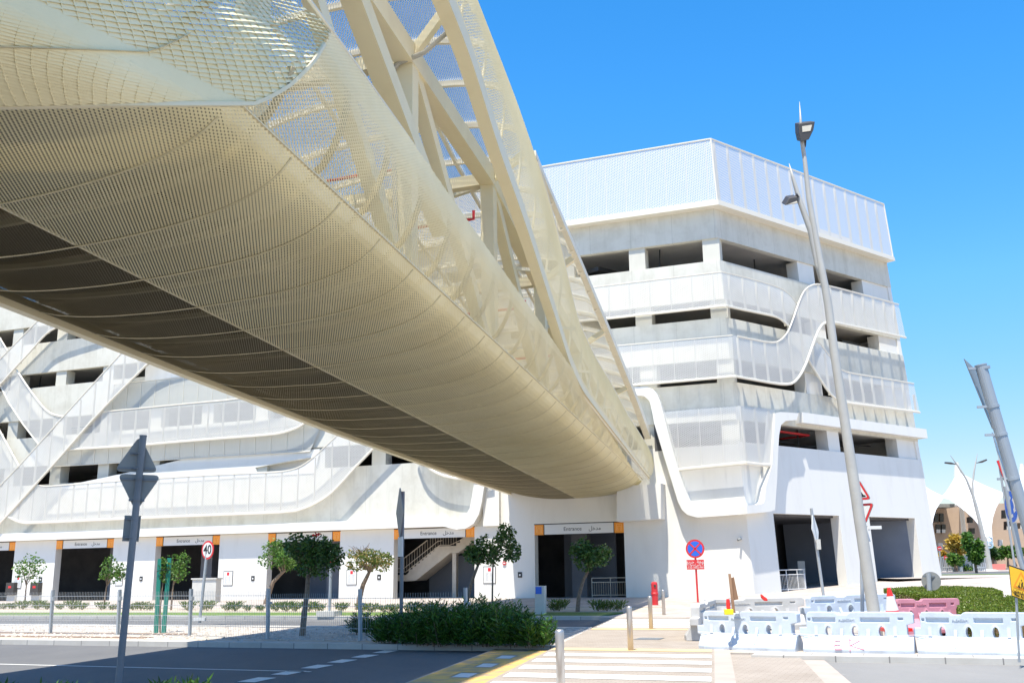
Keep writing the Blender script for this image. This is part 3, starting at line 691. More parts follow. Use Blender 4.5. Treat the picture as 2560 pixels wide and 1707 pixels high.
eave=smoothtab([(-50,10.3),(-46,9.8),(-35.6,8.39),(-31.6,7.78),(-29,7.14),(-27,6.9),(-21.6,6.3),(-15,5.5),(-5.6,4.2),(0,3.24),(1,3.1)],-50,1,92)
upe=smoothtab([(-50,10.3),(-46,9.8),(-35.6,8.39),(-31.6,7.78),(-29,7.14),(-27.1,6.5),(-25,5.41),(-24.3,4.88),(-22.6,3.94),(-18.9,3.46),(-14.7,3.29),(-9.6,2.86),(0,2.49),(1,2.4)],-50,1,92)
lip0=smoothtab([(-50,3.1),(-44,2.95),(-40,2.78),(-37.75,2.59),(-33.5,2.31),(-29,2.11),(-24.3,1.83),(-20,3),(1,3)],-50,1,92)
lip=lambda s:min(lip0(s),fl(s)-.1)
chord=lerp([(-50,6.2),(-30,6.2),(-25,5.5),(-15,4.4),(0,2.7),(1,2.6)])
EDGE=lerp([(-50,.42),(-35,.3),(-25,.26),(-12,.36),(0,.52)])
# cross-section of the hull (v,h) from the left edge, round the right bilge, up the right side
def dense(p,st=.05):
    out=[]
    for a,b in zip(p,p[1:]):
        l=math.hypot(b[0]-a[0],b[1]-a[1]); n=max(1,round(l/st))
        out+=[(a[0]+(b[0]-a[0])*k/n,a[1]+(b[1]-a[1])*k/n) for k in range(n)]
    return out+[p[-1]]
PR=smooth([(-3.9,.40),(-3.3,.22),(-2.2,.07),(-1.0,.0),(0,.0),(1.2,.03),(2.3,.13),(3.1,.30),(3.65,.55),(4.0,.95),(4.3,1.4),(4.5,2.0),(4.3,2.9),(4.25,3.3)],2)
PR=dense(PR,.02)
_al=[0]
for a,b in zip(PR,PR[1:]): _al.append(_al[-1]+math.hypot(b[0]-a[0],b[1]-a[1]))
TOT=_al[-1]
import bisect
def prof(u):
    u=max(0,min(TOT-1e-6,u)); k=bisect.bisect_right(_al,u)-1; k=min(k,len(PR)-2); f=(u-_al[k])/(_al[k+1]-_al[k])
    a,b=PR[k],PR[k+1]; d=((b[0]-a[0]),(b[1]-a[1])); l=math.hypot(*d)
    return (a[0]+d[0]*f,a[1]+d[1]*f),(d[0]/l,d[1]/l)   # point, tangent
uA=next(_al[k] for k in range(len(PR)) if PR[k][0]>=0); uB=next(_al[k] for k in range(len(PR)) if PR[k][0]>=3.9)
# mitre line where the bridge bends towards the viewer's left
def proj(P):
    q=P-O; z=q.dot(FW); return CX+FPX*q.dot(RT)/z, CY-FPX*q.dot(UP)/z
# line where the cladding changes direction, found on the hull surface for a few stations and kept as a table s(v-arc)
_bd=[(-900,275),(0,267),(300,262),(642,261),(690,236),(723,215),(755,186),(785,150),(808,112),(829,76),(845,40),(850,-60)]
def _side(x,y):
    for (x0,y0),(x1,y1) in zip(_bd,_bd[1:]):
        if x<x1 or (x1,y1)==_bd[-1]:
            return (x1-x0)*(y-y0)-(y1-y0)*(x-x0)   # >0 below / right of the line
_mt=[]
for k in range(61):
    u=TOT*k/60; (v,h),_=prof(u); lo,hi=-54.0,-38.0
    for _i in range(40):
        mid=(lo+hi)/2; P=B(mid,v,h+(EDGE(mid)-.4)*max(0,(-v-1.5)/2.4))
        if (P-O).dot(FW)>.5 and _side(*proj(P))>0: hi=mid
        else: lo=mid
    _mt.append((u,hi))
_mtab=lerp(_mt)
def strands(name,mt,P,frame,U0,U1,u_rows,inside,LW,SW,wd,tilt,parent,amp=1.0,jit=0):
    # P(x,u)->point, frame(x,u)->(tangent across, outward normal); zig-zag ribbons = the strands of expanded metal
    m=[];f=[]
    h=LW/2; nx=int((U1-U0)/h); ct,s_=math.cos(tilt),math.sin(tilt)
    for j in range(int(u_rows[0]/SW),int(u_rows[1]/SW)+1):
        prev=False
        for i in range(nx+1):
            x=U0+i*h; u=(j+ (amp if (i+j)%2 else 0.0))*SW
            ok=inside(x,u)
            if ok:
                p=P(x,u); tg,nn=frame(x,u); w=(tg*ct+nn*s_)*(wd/2)*(1+rnd.uniform(-jit,jit*.4))
                m.append(p-w); m.append(p+w)
                if prev: k=len(m); f.append((k-4,k-2,k-1,k-3))
            prev=ok
    me=bpy.data.meshes.new(name); o0=V(parent['_o']); me.from_pydata([tuple(p-o0) for p in m],[],f); me.materials.append(mt); me.update()
    o=bpy.data.objects.new(name,me); COL.objects.link(o); o.parent=parent; o['_o']=tuple(o0); return o
def hullP(s,u):
    (v,h),_=prof(u); return B(s,v,h+(EDGE(s)-.4)*max(0,(-v-1.5)/2.4))
def hullF(s,u):
    (v,h),(dv,dh)=prof(u); return wL*dv+V((0,0,dh)), wL*dh-V((0,0,dv))
def ins_lo(u0,u1):
    def f(s,u):
        if u<u0 or u>u1: return False
        (v,h),_=prof(u)
        return s>_mtab(u) and h<lip(s) and s<.3
    return f
LWb,SWb=.115,.029
S0=-45.3
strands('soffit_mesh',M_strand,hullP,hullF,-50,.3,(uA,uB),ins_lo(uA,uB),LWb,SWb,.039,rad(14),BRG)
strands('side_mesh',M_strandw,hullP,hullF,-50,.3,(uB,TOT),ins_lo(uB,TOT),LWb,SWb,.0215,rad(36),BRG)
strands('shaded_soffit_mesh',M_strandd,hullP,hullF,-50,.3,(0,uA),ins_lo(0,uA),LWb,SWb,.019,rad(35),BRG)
def seam(name,u,r=.02,w=None):
    s0=_mtab(u); m=MB(); m.bpath([hullP(s0+(.2-s0)*k/40,u)+V((0,0,.015)) for k in range(41)],w or .06,.02); return m.build(name,M_cream,BRG)
seam('seam_strip',uA); seam('seam_strip',uB)
m=MB(); m.bpath([B(s,-4.0,EDGE(s)-.03) for s in [-49.6+49.9*k/40 for k in range(41)]],.2,.22); m.build('edge_beam',M_cream,BRG)
m=MB(); m.tube([B(s,4.3,lip(s)) for s in [-45.9+46*k/80 for k in range(81)]],.03,6); m.build('lip_rail',M_creamw,BRG)
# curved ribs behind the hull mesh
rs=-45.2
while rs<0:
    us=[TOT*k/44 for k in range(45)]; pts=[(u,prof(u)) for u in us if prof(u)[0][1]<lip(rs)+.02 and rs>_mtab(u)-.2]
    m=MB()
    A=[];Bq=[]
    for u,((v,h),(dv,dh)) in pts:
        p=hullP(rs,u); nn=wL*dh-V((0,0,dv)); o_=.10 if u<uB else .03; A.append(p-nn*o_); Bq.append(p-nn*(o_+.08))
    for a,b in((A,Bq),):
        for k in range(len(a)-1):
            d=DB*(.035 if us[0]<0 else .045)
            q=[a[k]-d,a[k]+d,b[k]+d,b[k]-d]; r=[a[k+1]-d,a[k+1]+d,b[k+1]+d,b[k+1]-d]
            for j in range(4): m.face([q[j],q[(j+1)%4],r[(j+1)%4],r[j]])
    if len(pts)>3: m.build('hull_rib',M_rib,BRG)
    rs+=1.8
# joints between the mesh sheets
M_joint=mat('mesh_joint_steel',(.66,.58,.36),.6,col2=(.52,.45,.28),scale=5)
def joint(pts,w=.035,h=.012):
    m=MB(); m.bpath(pts,w,h); m.build('panel_joint',M_joint,BRG)
rs=-46.1
while rs<-1:
    us=[TOT*k/44 for k in range(45)]; pts=[hullP(rs,u)+hullF(rs,u)[1]*.012 for u in us if u<uB and rs>_mtab(u)+.1]
    if len(pts)>4: joint(pts)
    rs+=1.8
# deck and its edge
SL=_mtab(.2)+.1; SR=_mtab(uB)+.1
m=MB(); m.prism([B(SL,-3.7,.95),B(SR,3.3,.95),B(.3,3.3,.95),B(.3,-3.7,.95)],[B(SL,-3.7,1.15),B(SR,3.3,1.15),B(.3,3.3,1.15),B(.3,-3.7,1.15)]); m.build('deck_slab',M_deck,BRG)
m=MB(); m.prism([B(SL,-3.9,.50),B(SR,1.5,.62),B(.3,1.5,.62),B(.3,-3.9,.62)],[B(SL,-3.9,.60),B(SR,1.5,.7),B(.3,1.5,.7),B(.3,-3.9,.7)]); m.build('added_dark_liner',M_deck,BRG)  # dark inner sheet added so gaps in the left mesh look shaded
for k in range(23): s=-44.8+k*2; m=MB(); m.beam(B(s,-3.7,.50),B(s,3.0,.58),.25,.16); m.build('deck_joist',M_joist,BRG)
m=MB(); m.bpath([B(s,3.35,1.2) for s in(S0,-30,.2)],.14,.42); m.build('deck_fascia',M_creamw,BRG)
m=MB(); m.bpath([B(s,-3.75,1.2) for s in(S0,-30,.2)],.14,.42); m.build('deck_fascia',M_creamw,BRG)
# trusses
nodes=[-44.1,-36.9,-29.7,-22.5,-15.3,-8.1,-.9]
for v in(3.0,-3.0):
    m=MB(); m.bpath([B(s,v,chord(s)+.28) for s in(S0,-44.1,-36.9,-30,-25,-22.5,-15.3,-8.1,0)],.42,.50); m.build('top_chord',M_cream,BRG)
    m=MB(); m.bpath([B(s,v,1.45) for s in(S0,-30,0)],.36,.4); m.build('bottom_chord',M_cream,BRG)
    for s in nodes:
        m=MB(); m.beam(B(s,v,1.3),B(s,v,chord(s)+.1),.38,.42,up=DB); m.build('truss_post',M_cream,BRG)
    for a,b in zip(nodes,nodes[1:]):
        m=MB(); p,q=B(a+.25,v,chord(a)+.15),B(b-.6,v,1.5); m.beam(p,q,.30,.34); m.build('truss_diagonal',M_cream,BRG)
m=MB(); m.beam(B(-44.5,3.1,7.9),B(-34.6,3.1,3.2),.42,.42); m.build('truss_diagonal',M_cream,BRG)
for s in nodes[:-1]:
    m=MB(); m.beam(B(s,-3,chord(s)+.3),B(s,3,chord(s)+.3),.3,.34); m.build('cross_beam',M_cream,BRG)
    m=MB(); m.beam(B(s,3,chord(s)+.2),B(s+3.6,-1.2,eave(s+3)+.5),.16,.16); m.beam(B(s,3.1,chord(s)+.3),B(s,4.25,min(eave(s)-.2,chord(s)+1.6)),.18,.2); m.build('roof_strut',M_cream,BRG)
# eave flange and the ribbon of mesh that sweeps down along the right side
ss=[-48+48.1*k/120 for k in range(121)]
m=MB(); m.bpath([B(s,4.28,fl(s)+.1) for s in ss],.16,lambda s:0.3) if False else None
def taper(name,f,w0,w1,h0,h1,s0,s1,v=4.28,n=90,mt=M_cream):
    m=MB(); i0=0
    pts=[]
    for k in range(n+1):
        s=s0+(s1-s0)*k/n; q=k/n; w=w0+(w1-w0)*q; h=h0+(h1-h0)*q; p=B(s,v,f(s)); x=wL*(w/2); z=V((0,0,h/2))
        pts.append([p-x-z,p+x-z,p+x+z,p-x+z])
    for a,b in zip(pts,pts[1:]):
        for j in range(4): m.face([a[j],a[(j+1)%4],b[(j+1)%4],b[j]])
    m.face(pts[0]); m.face(pts[-1]); return m.build(name,mt,BRG,merge=True)
taper('eave_flange',lambda s:fl(s)+.08,.42,.14,.62,.16,-50,.1)
taper('roof_edge_beam',lambda s:eave(s)+.05,.16,.34,.18,.42,-29.2,.2,v=4.3,mt=M_creamw)
def bandP(s,u):
    # u 0..1 between flange and upper edge
    return None
def ribP(s,u): return B(s,4.36+.22*math.sin(min(1,max(0,u-fl(s))/max(.3,upe(s)-fl(s)))*3.1416),u)
def ribF(s,u): return V((0,0,1)),wL
strands('ribbon_mesh',M_strand,ribP,ribF,-50,.1,(.7,10.2),lambda s,u: fl(s)+.12<u<upe(s),LWb,.034,.024,rad(25),BRG)
m=MB(); m.tube([B(s,4.36,upe(s)) for s in [-29+29*k/60 for k in range(61)]],.035,6); m.build('ribbon_edge',M_creamw,BRG)
s=-48
while s<0:
    a,b=fl(s),upe(s); m=MB()
    m.bpath([ribP(s,a+(b-a)*k/6)-wL*.06 for k in range(7)],.07,.05); s+=1.8; m.build('ribbon_rib',M_creamw,BRG)
# barrel roof of mesh with its ribs, and the left wall of mesh
def roofP(s,q):
    e=eave(s); a=q*math.pi; v=4.25*math.cos(a); hh=1.0*math.sin(a)**.8 if 0<a<math.pi else 0
    return B(s,v,e+hh)
m=MB(); ns,nq=48,14
for i in range(ns):
    for j in range(nq):
        a,b=-47+47.2*i/ns,-47+47.2*(i+1)/ns; c,d=j/nq,(j+1)/nq
        m.face([roofP(a,c),roofP(b,c),roofP(b,d),roofP(a,d)],[(a,c*10),(b,c*10),(b,d*10),(a,d*10)])
m.build('roof_mesh',M_roofm,BRG)
m=MB()
for i in range(ns):
    a,b=-47+47.2*i/ns,-47+47.2*(i+1)/ns
    m.face([B(a,-4.1,2.0),B(b,-4.1,min(2.0,eave(b)-.3)),B(b,-4.25,eave(b)),B(a,-4.25,eave(a))],[(a,2),(b,2),(b,eave(b)),(a,eave(a))])
m.build('left_wall_mesh',M_roofm,BRG)
s=-48
while s<0:
    m=MB(); m.bpath([roofP(s,k/14)-V((0,0,.12)) for k in range(15)],.12,.16); m.build('roof_rib',M_creamw,BRG); s+=1.8
m=MB()
for v in(-1.5,1.5):
    q=math.acos(v/4.25)/math.pi; m.bpath([roofP(-47+47*k/30,q)-V((0,0,.14)) for k in range(31)],.1,.12)
m.build('roof_purlin',M_creamw,BRG)
# flood light box, conduit and sprinkler stubs
p=B(-36.9,2.6,chord(-36.9)-.35); m=MB(); m.prism([p+wL*-.25+DB*-.05+V((0,0,z)) for z in()] or [p+wL*x+V((0,0,z)) for x,z in((-.22,.45),(.12,.45),(.16,.1),(.16,-.45),(.0,-.7),(-.26,-.35))],[p+DB*.3+wL*x+V((0,0,z)) for x,z in((-.22,.45),(.12,.45),(.16,.1),(.16,-.45),(.0,-.7),(-.26,-.35))]); m.build('floodlight_box',M_boxg,BRG)
m=MB(); m.tube([B(-37.2,2.85,2.2),B(-37.2,2.75,chord(-37)-.9),B(-37.25,2.7,chord(-37)-.2),B(-37.2,2.9,chord(-37)+.02),B(-37.1,3.5,chord(-37)+.2),B(-37,4.2,chord(-37)+.75)],.055,8); m.build('conduit',M_conduit,BRG)
for s in(-34.5,-30.5,-24,-19):
  m=MB(); m.tube([B(s,-1,chord(s)-1.2),B(s,2.6,chord(s)-1.2),B(s,2.75,chord(s)-1.2),B(s,2.75,chord(s)-.95)],.045,6); m.build('sprinkler_pipe',M_red,BRG)
for s in(-27,-22,-17,-12):
  m=MB(); m.beam(B(s,2.2,chord(s)-1.0),B(s+.4,4.2,chord(s)-1.3),.12,.1); m.build('side_strut',M_creamw,BRG)
# near arm beyond the mitre: same section, turned towards the viewer's left
_v2=ray(2952,1395); D2=V((_v2.x,_v2.y,0)).normalized()
def armP(x,u):
    (v,h),_=prof(u); return hullP(_mtab(u),u)-D2*x
w2=V((D2.y,-D2.x,0))
def armF(x,u):
    _,(dv,dh)=prof(u); return w2*dv+V((0,0,dh)), w2*dh-V((0,0,dv))
strands('near_arm_mesh',M_strand,armP,armF,0.02,13,(0,TOT),lambda x,u:prof(u)[0][1]<3.1,.19,.058,.080,rad(-36),BRG,jit=.25)
for x in(1.85,3.7,5.5,7.4,9.2):
    m=MB(); A=[armP(x,TOT*k/44)-armF(x,TOT*k/44)[1]*.06 for k in range(45)]; m.bpath(A,.07,.1); m.build('hull_rib',M_cream,BRG)
m=MB(); m.bpath([armP(0,TOT*k/60) for k in range(56)],.07,.05); m.build('mitre_strip',M_cream,BRG)
m=MB(); q=[armP(.2,.4)+V((0,0,.8)),armP(.2,uB-.5)+V((0,0,.75))]; q=[q[0],q[1],q[1]-D2*12,q[0]-D2*12]; m.prism(q,[p+V((0,0,.15)) for p in q]); m.build('deck_slab',M_deck,BRG)
# upper shell over the near arm, added for the shadow it casts
m=MB(); nq=14; c0=[roofP(-46.0,j/nq) for j in range(nq+1)]; lo_l=[B(-48.5,-4.2,2.2)]
prev=None
for i in range(12):
    a,b=i*1.1,(i+1)*1.1
    for p,q in zip(c0+[],c0[1:]): m.face([p-D2*a,p-D2*b,q-D2*b,q-D2*a],[(a,0),(b,0),(b,.7),(a,.7)])
    m.face([c0[-1]-D2*a,c0[-1]-D2*b,lo_l[0]-D2*b,lo_l[0]-D2*a],[(a,0),(b,0),(b,7),(a,7)])
m.build('roof_mesh',M_roofm,BRG)
for a in(2.5,6.0,9.5):
    m=MB(); m.beam(c0[1]-D2*a-V((0,0,.2)),armP(a,TOT-1.6)+V((0,0,.2)),.3,.3,up=D2); m.build('truss_post',M_cream,BRG)
m=MB(); m.bpath([c0[0]-D2*a for a in(0,6,12)],.3,.4); m.build('eave_beam',M_cream,BRG)
for x in(1.7,3.5,5.3,7.1): joint([armP(x,TOT*k/60)+armF(x,TOT*k/60)[1]*.02 for k in range(4,50)],.04,.008)
for u in(uA+1.1,): joint([armP(x*.4+.1,u)+armF(x,u)[1]*.03 for x in range(30)],.03,.02)
# ------------------------------------------------------------------ street furniture
def pole_between(px0,px1,Y): return at(*px0,Y),at(*px1,Y)
def ground_foot(a,b,z=0.0):
    d=(a-b).normalized(); k=(z-a.z)/d.z if abs(d.z)>1e-3 else 0; return a+d*k
def rounded_tri(c,xd,yd,s,up=1,r=.06,n=4):
    h=s*.866; P=[V((-s/2,-h/3*up,0)),V((s/2,-h/3*up,0)),V((0,h*2/3*up,0))]; out=[]
    for i in range(3):
        p=P[i];a=(P[i-1]-p).normalized();b=(P[(i+1)%3]-p).normalized()
        for k in range(n+1):
            t=k/n; q=p+a*r*1.7*(1-t)**2+b*r*1.7*t**2+ (V((0,0,0))); out.append(q)
    return [c+xd*q.x+yd*q.y for q in out]
def tri_sign(name,par,c,xd,yd,s,up,front,back_mat=M_sback,symbol=None,th=.02):
    n=xd.cross(yd)  # front normal
    m=MB(); a=rounded_tri(c,xd,yd,s,up); fillprism(m,a,[p-n*th for p in a]); o=m.build(name,back_mat,par)
    if front:
        m=MB(); m.fill([rounded_tri(c+n*.003,xd,yd,s*.97,up)]); m.build('red_border',M_red,o); m=MB(); m.fill([rounded_tri(c+n*.007-yd*(0),xd,yd,s*.68,up,.03)]); m.build('white_face',M_swhite,o)
        if symbol: symbol(o,c+n*.011)
    return o
# sign post seen from the back, left foreground
top=at(358,1090,14.0); low=at(297,1700,14.0); foot=ground_foot(low,top)
s=thing('traffic_sign_post','dark grey leaning post with two triangular sign backs and a small plate, left foreground','sign post',foot)
ax=(top-low).normalized(); xd=V((.985,.17,0)); xd=(xd-ax*xd.dot(ax)).normalized()
m=MB(); m.tube([foot,top],.046,14); m.tube([top,top+ax*.012],.05,14); m.build('post',M_gpole,s,smooth=False)
back=ax.cross(xd)*-1; back=V(back) if back.y<0 else -back   # towards the viewer
frontdir=-back
def bracket(par,c,w):
    m=MB(); m.beam(c-xd*w,c+xd*w,.02,.03); m.tube([c+xd*(.058*math.cos(a))+back*(.05+.058*math.sin(a)) for a in[k*.6-.3 for k in range(12)]],.007,4); m.build('bracket',M_gpole,par)
xr=-xd if (-xd).cross(ax).dot(frontdir)>0 else xd
c1=at(342,1148,14.0)+frontdir*.06; c2=at(344,1216,14.0)+frontdir*.06
for c,sz,u,offs in((c1,.575,1,(.08,-.12)),(c2,.575,-1,(.10,-.18))):
    o=tri_sign('triangle_sign',s,c,xr,ax,sz,u,True)
    for q in offs: bracket(o,c+ax*q-frontdir*.03,.24 if q*u<.05 else .1)
c=at(327,1320,14.0)+frontdir*.06; m=MB(); m.box(c,xd*.105,ax*.17,frontdir*.008); o=m.build('back_plate',M_sback,s)
for q in(.12,-.12): bracket(o,c+ax*q-frontdir*.02,.09)
# edge-on sign post in the middle
top=at(1007.5,1228,24); low=at(1003,1520,24); foot=ground_foot(low,top,.1)
s=thing('traffic_sign_post','grey post with two triangular signs seen edge-on, in front of the staircase doorway','sign post',foot)
m=MB(); m.tube([foot,top],.042,12); m.build('post',M_gpole,s)
vd=(top-O); vd.z=0; vd.normalize(); ed=V((vd.y,-vd.x,0)); ax=V((0,0,1))
xq=(vd*.97+ed*-.24).normalized(); 
for (x,y),u in(((1001,1262),1),((1001,1300),-1)):
    c=at(x,y,24); tri_sign('triangle_sign',s,c,xq,ax,.75,u,True)
c=at(1001,1366,24); m=MB(); m.box(c,xq*.2,ax*.22,V((xq.y,-xq.x,0))*.01); m.build('plate',M_swhite,s)
# forty sign
foot=G(499,1556,.1); top=at(516,1395,foot.y); s=thing('speed_limit_sign','round red and white forty speed limit sign on a slim leaning pole','speed sign',foot)
m=MB(); m.tube([foot,top,at(519,1360,foot.y)],.05,10); m.build('pole',M_galv,s)
c=at(519,1374,foot.y-.08); vd=(c-O); vd.z=0; vd.normalize(); n=(-vd*.62-V((vd.y,-vd.x,0))*.78).normalized(); R_=.315
m=MB(); m.disc(c-n*.02,n,R_,.02,36); o=m.build('sign_disc',M_red,s); m=MB(); m.disc(c+n*.001,n,R_*.8,.004,36); m.build('white_face',M_swhite,o)
xr=V((0,0,1)).cross(n).normalized(); text('number','40',M_sblack,o,c+n*.008,xr,V((0,0,1)),.42,bold=.006)
m=MB(); m.box(foot+V((0,0,.12)),V((.2,0,0)),V((0,.1,0)),V((0,0,.05))); m.build('foot_bracket',M_swhite,s)
m=MB(); m.box(at(504,1565,foot.y-.5),V((.16,-.05,0)),V((.03,.08,0)),V((0,0,.04))); o=m.build('concrete_block',M_black); tag(o,'small dark block on the gravel beside the forty sign foot','block')
m=MB(); m.disc(G(635,1567,.1),V((0,0,1)),.09,.13,7); o=m.build('brown_rock',M_soil,bevel=.03); tag(o,'lone brown rock on the pale gravel beyond the mesh fence','rock')
# pole behind the big tree with red-white sign
foot=G(823,1540,.1); s=thing('traffic_sign_post','white pole with a red and white sign half hidden by the big dark tree','sign post',foot)
top=at(829,1375,foot.y); m=MB(); m.tube([foot,top],.055,10); m.build('pole',M_galv,s); c=at(828,1392,foot.y-.07); tri_sign('triangle_sign',s,c,V((.8,-.6,0)),V((0,0,1)),.75,1,True)
m=MB(); m.box(foot+V((0,0,.1)),V((.35,-.1,0)),V((.1,.3,0)),V((0,0,.1))); m.build('footing',M_box,s)
# no stopping sign
foot=G(1745,1506,.12); foot.z=gz(foot.x,foot.y)+.1; Y=foot.y; s=thing('no_stopping_sign','round blue and red no-stopping sign over a small red plate with white Arabic lettering','road sign',foot)
m=MB(); m.tube([foot,at(1738,1385,Y)],.045,10); m.build('pole',M_red,s)
c=at(1737.6,1371,Y-.07); n=(O-c); n.z=0; n.normalize(); xr=V((0,0,1)).cross(n).normalized(); zz=V((0,0,1)); r=22.5*Y/FPX*1.0
m=MB(); m.disc(c-n*.02,n,r,.02,40); o=m.build('sign_disc',M_red,s); m=MB(); m.disc(c+n*.001,n,r*.80,.004,40); m.build('blue_face',M_sblue,o)
m=MB()
for a in(.785,-.785): d=xr*math.cos(a)+zz*math.sin(a); m.beam(c+n*.009-d*r*.82,c+n*.009+d*r*.82,r*.17,.006,up=n); 
m.build('red_cross',M_red,o)
c=at(1738.5,1410.5,Y-.06); w=21*Y/FPX; h=11.5*Y/FPX; m=MB(); m.box(c,xr*w,zz*h,n*.012); o=m.build('text_plate',M_red,s)
SH={'alef':'\ufe8d'}
for k,(t,sz) in enumerate((('\ufed6\ufef3\ufeae\ufea3  \ufe94\ufeeb\ufeee\ufed3',.2),('\ufee2\ufed7\ufead \ufe8f\ufeee\ufee8\ufe9f/\ufeb1\ufe8e\ufef3 \ufe93\ufeae\ufef3\ufeb0\ufe9f',.135),('010-133-1002-FH-005',.125))): text('lettering',t,M_swhite,o,c+n*.015+zz*(h*(.55-.58*k)),xr,zz,sz)
# edge-on thin post by the right-hand face
foot=G(2060,1497,.2); foot.z=gz(foot.x,foot.y)+.1; Y=foot.y; top=at(2028,1270,Y); s=thing('traffic_sign_post','slim grey post with a narrow edge-on sign, standing before the corner doorway','sign post',foot)
m=MB(); m.tube([foot,top],.065,10); m.build('post',M_galv,s); ax=(top-foot).normalized(); vd=(top-O); vd.z=0; vd.normalize(); xq=(vd*.95+V((vd.y,-vd.x,0))*.3).normalized()
tri_sign('triangle_sign',s,at(2036,1310,Y),xq,ax,.95,1,False,M_swhite); tri_sign('triangle_sign',s,at(2041,1340,Y),xq,ax,.9,-1,False,M_swhite)
m=MB(); m.box(at(2046,1360,Y-.1),V((.09,0,0)),V((0,.06,0)),V((0,0,.22))); m.build('control_box',M_box,s)
# round sign back and its post by the hedge
Y=38; foot=at(2322,1478,Y); foot.z=gz(foot.x,foot.y)+.1; s=thing('round_sign','grey back of a round sign on a short post, beyond the clipped hedge','road sign',foot); top=at(2321,1432,Y)
m=MB(); m.tube([foot,top],.085,10); m.build('post',M_galv,s); c=at(2328,1452,Y+.08); n=(O-c); n.z=0; n.normalize(); m=MB(); m.disc(c,n,.33,.02,36); o=m.build('sign_disc',M_sback,s); m=MB(); m.beam(at(2306,1440,Y+.02),at(2342,1441,Y+.02),.03,.05); m.build('bracket',M_gpole,o)
# lamp post
Y=22.5; pl=lambda l,dy=0:[at(1900+x/2.613,230+y/2.613,Y+dy) for x,y in l]
foot=at(2190,1552,Y); foot.z=.05; s=thing('street_lamp','tall grey street lamp with two tapering arms and two dark lamp heads','street lamp',foot)
main=[foot,at(2184,1527,Y),at(2134,1199,Y),at(2113,1060,Y),at(2085,875,Y)]+pl([(447,1400),(430,1300),(370,980),(320,700),(293,450),(283,370),(280,330)])
R_=[.13,.13,.115,.105,.095,.088,.085,.07,.06,.05,.045,.04]
m=MB(); m.tube(main,R_,16); m.build('post',M_lamp,s,smooth=True)
m=MB(); m.tube(pl([(288,420),(276,330),(266,200),(258,65)]),[.045,.05,.03,.004],10); m.build('spike',M_lamp,s,smooth=True)
m=MB(); m.tube(pl([(398,1240),(375,1130),(330,900),(262,720),(215,560),(190,468)],.05),[.04,.06,.072,.06,.04,.006],12); m.build('second_arm',M_lamp,s,smooth=True)
def head(poly,lens,dep):
    a=pl(poly,-.15); m=MB(); m.prism(a,[p+V((0,dep,.16)) for p in a]); o=m.build('lamp_head',M_dark,s,bevel=.015); m=MB(); q=pl(lens,-.16); m.prism(q,[p+V((0,.03,.0)) for p in q]); m.build('lens',M_lens,o)
head([(254,208),(300,200),(360,194),(350,250),(320,312),(268,326),(256,270)],[(275,225),(340,215),(330,255),(278,262)],.32)
head([(163,741),(192,692),(246,684),(250,728)],[(180,735),(240,712),(246,724)],.3)
m=MB(); m.tube(pl([(294,320),(290,360)]),.035,8); m.tube(pl([(228,690),(240,668),(252,690)]),.03,8); m.build('lamp_bracket',M_dark,s)
# signs on the far side of the lamp post
Y=26; s=thing('warning_sign','red bordered triangle warning sign above a give way triangle, half behind the lamp post','road sign',V((at(2150,1500,Y).x,Y,gz(at(2150,1500,Y).x,Y)+.1)))
f=V(s['_o']); m=MB(); m.tube([f,at(2152,1215,Y+.05)],.045,10); m.build('post',M_galv,s)
xq=V((.60,-.80,0)); 
def hump(o,c):
    n=xq.cross(V((0,0,1))); m=MB(); m.fill([[c+xq*x+V((0,0,z)) for x,z in((-.16,-.1),(.16,-.1),(.16,-.07),(.1,-.05),(.05,.02),(-.05,.02),(-.1,-.05),(-.16,-.07))]]); m.build('hump_symbol',M_sblack,o)
tri_sign('triangle_sign',s,at(2150,1232,Y-.07),xq,V((0,0,1)),.60,1,True,symbol=hump); tri_sign('triangle_sign',s,at(2160,1276,Y-.07),xq,V((0,0,1)),.60,-1,True)
m=MB(); m.box(at(2185,1318,Y+.3),V((.17,0,0)),V((0,.06,0)),V((0,0,.04))); m.box(at(2170,1335,Y+.3),V((.04,0,0)),V((0,.05,0)),V((0,0,.18))); m.build('cctv_bracket',M_swhite,s)
# big leaning pole at the right edge with signs seen from behind
Y=9.0; top=at(2452,914,Y); low=at(2562,1290,Y); foot=ground_foot(low,top); s=thing('traffic_sign_post','thick grey pole leaning at the right border with two edge-on sign backs','sign post',foot); ax=(top-low).normalized()
m=MB(); m.tube([foot,low,top],.05,18); m.tube([top,top+ax*.01],.053,18); m.build('post',M_galv,s,smooth=False)
vd=(top-O); vd.z=0; vd.normalize(); xq=(vd*.93+V((vd.y,-vd.x,0))*-.36); xq=(xq-ax*xq.dot(ax)).normalized()
for (x,y),u in(((2428,935),-1),((2500,1120),1)):
    pass
e=lambda x,y,dy=0: at(x,y,Y+dy)
m=MB(); m.prism([e(2411,897,-.02),e(2438,922,.35),e(2482,1072,.1)],[e(2409,897,0),e(2436,922,.37),e(2480,1072,.12)]); m.build('sign_back',M_sback,s)
m=MB(); m.prism([e(2481,1080,.1),e(2488,1090,.3),e(2530,1228,.1),e(2519,1225,-.1)],[e(2479,1080,.12),e(2486,1090,.32),e(2528,1228,.12),e(2517,1225,-.08)]); m.build('sign_back',M_swhite,s)
for x0,y0 in((2459,920),(2482,1016),(2502,1086),(2533,1196)):
    c=e(x0,y0); m=MB(); m.tube([c-ax*.012,c+ax*.012],.056,16); m.beam(c-V((.05,0,0)),c-V((.13,-.02,.0)),.02,.02); m.build('clamp',M_galv,s)
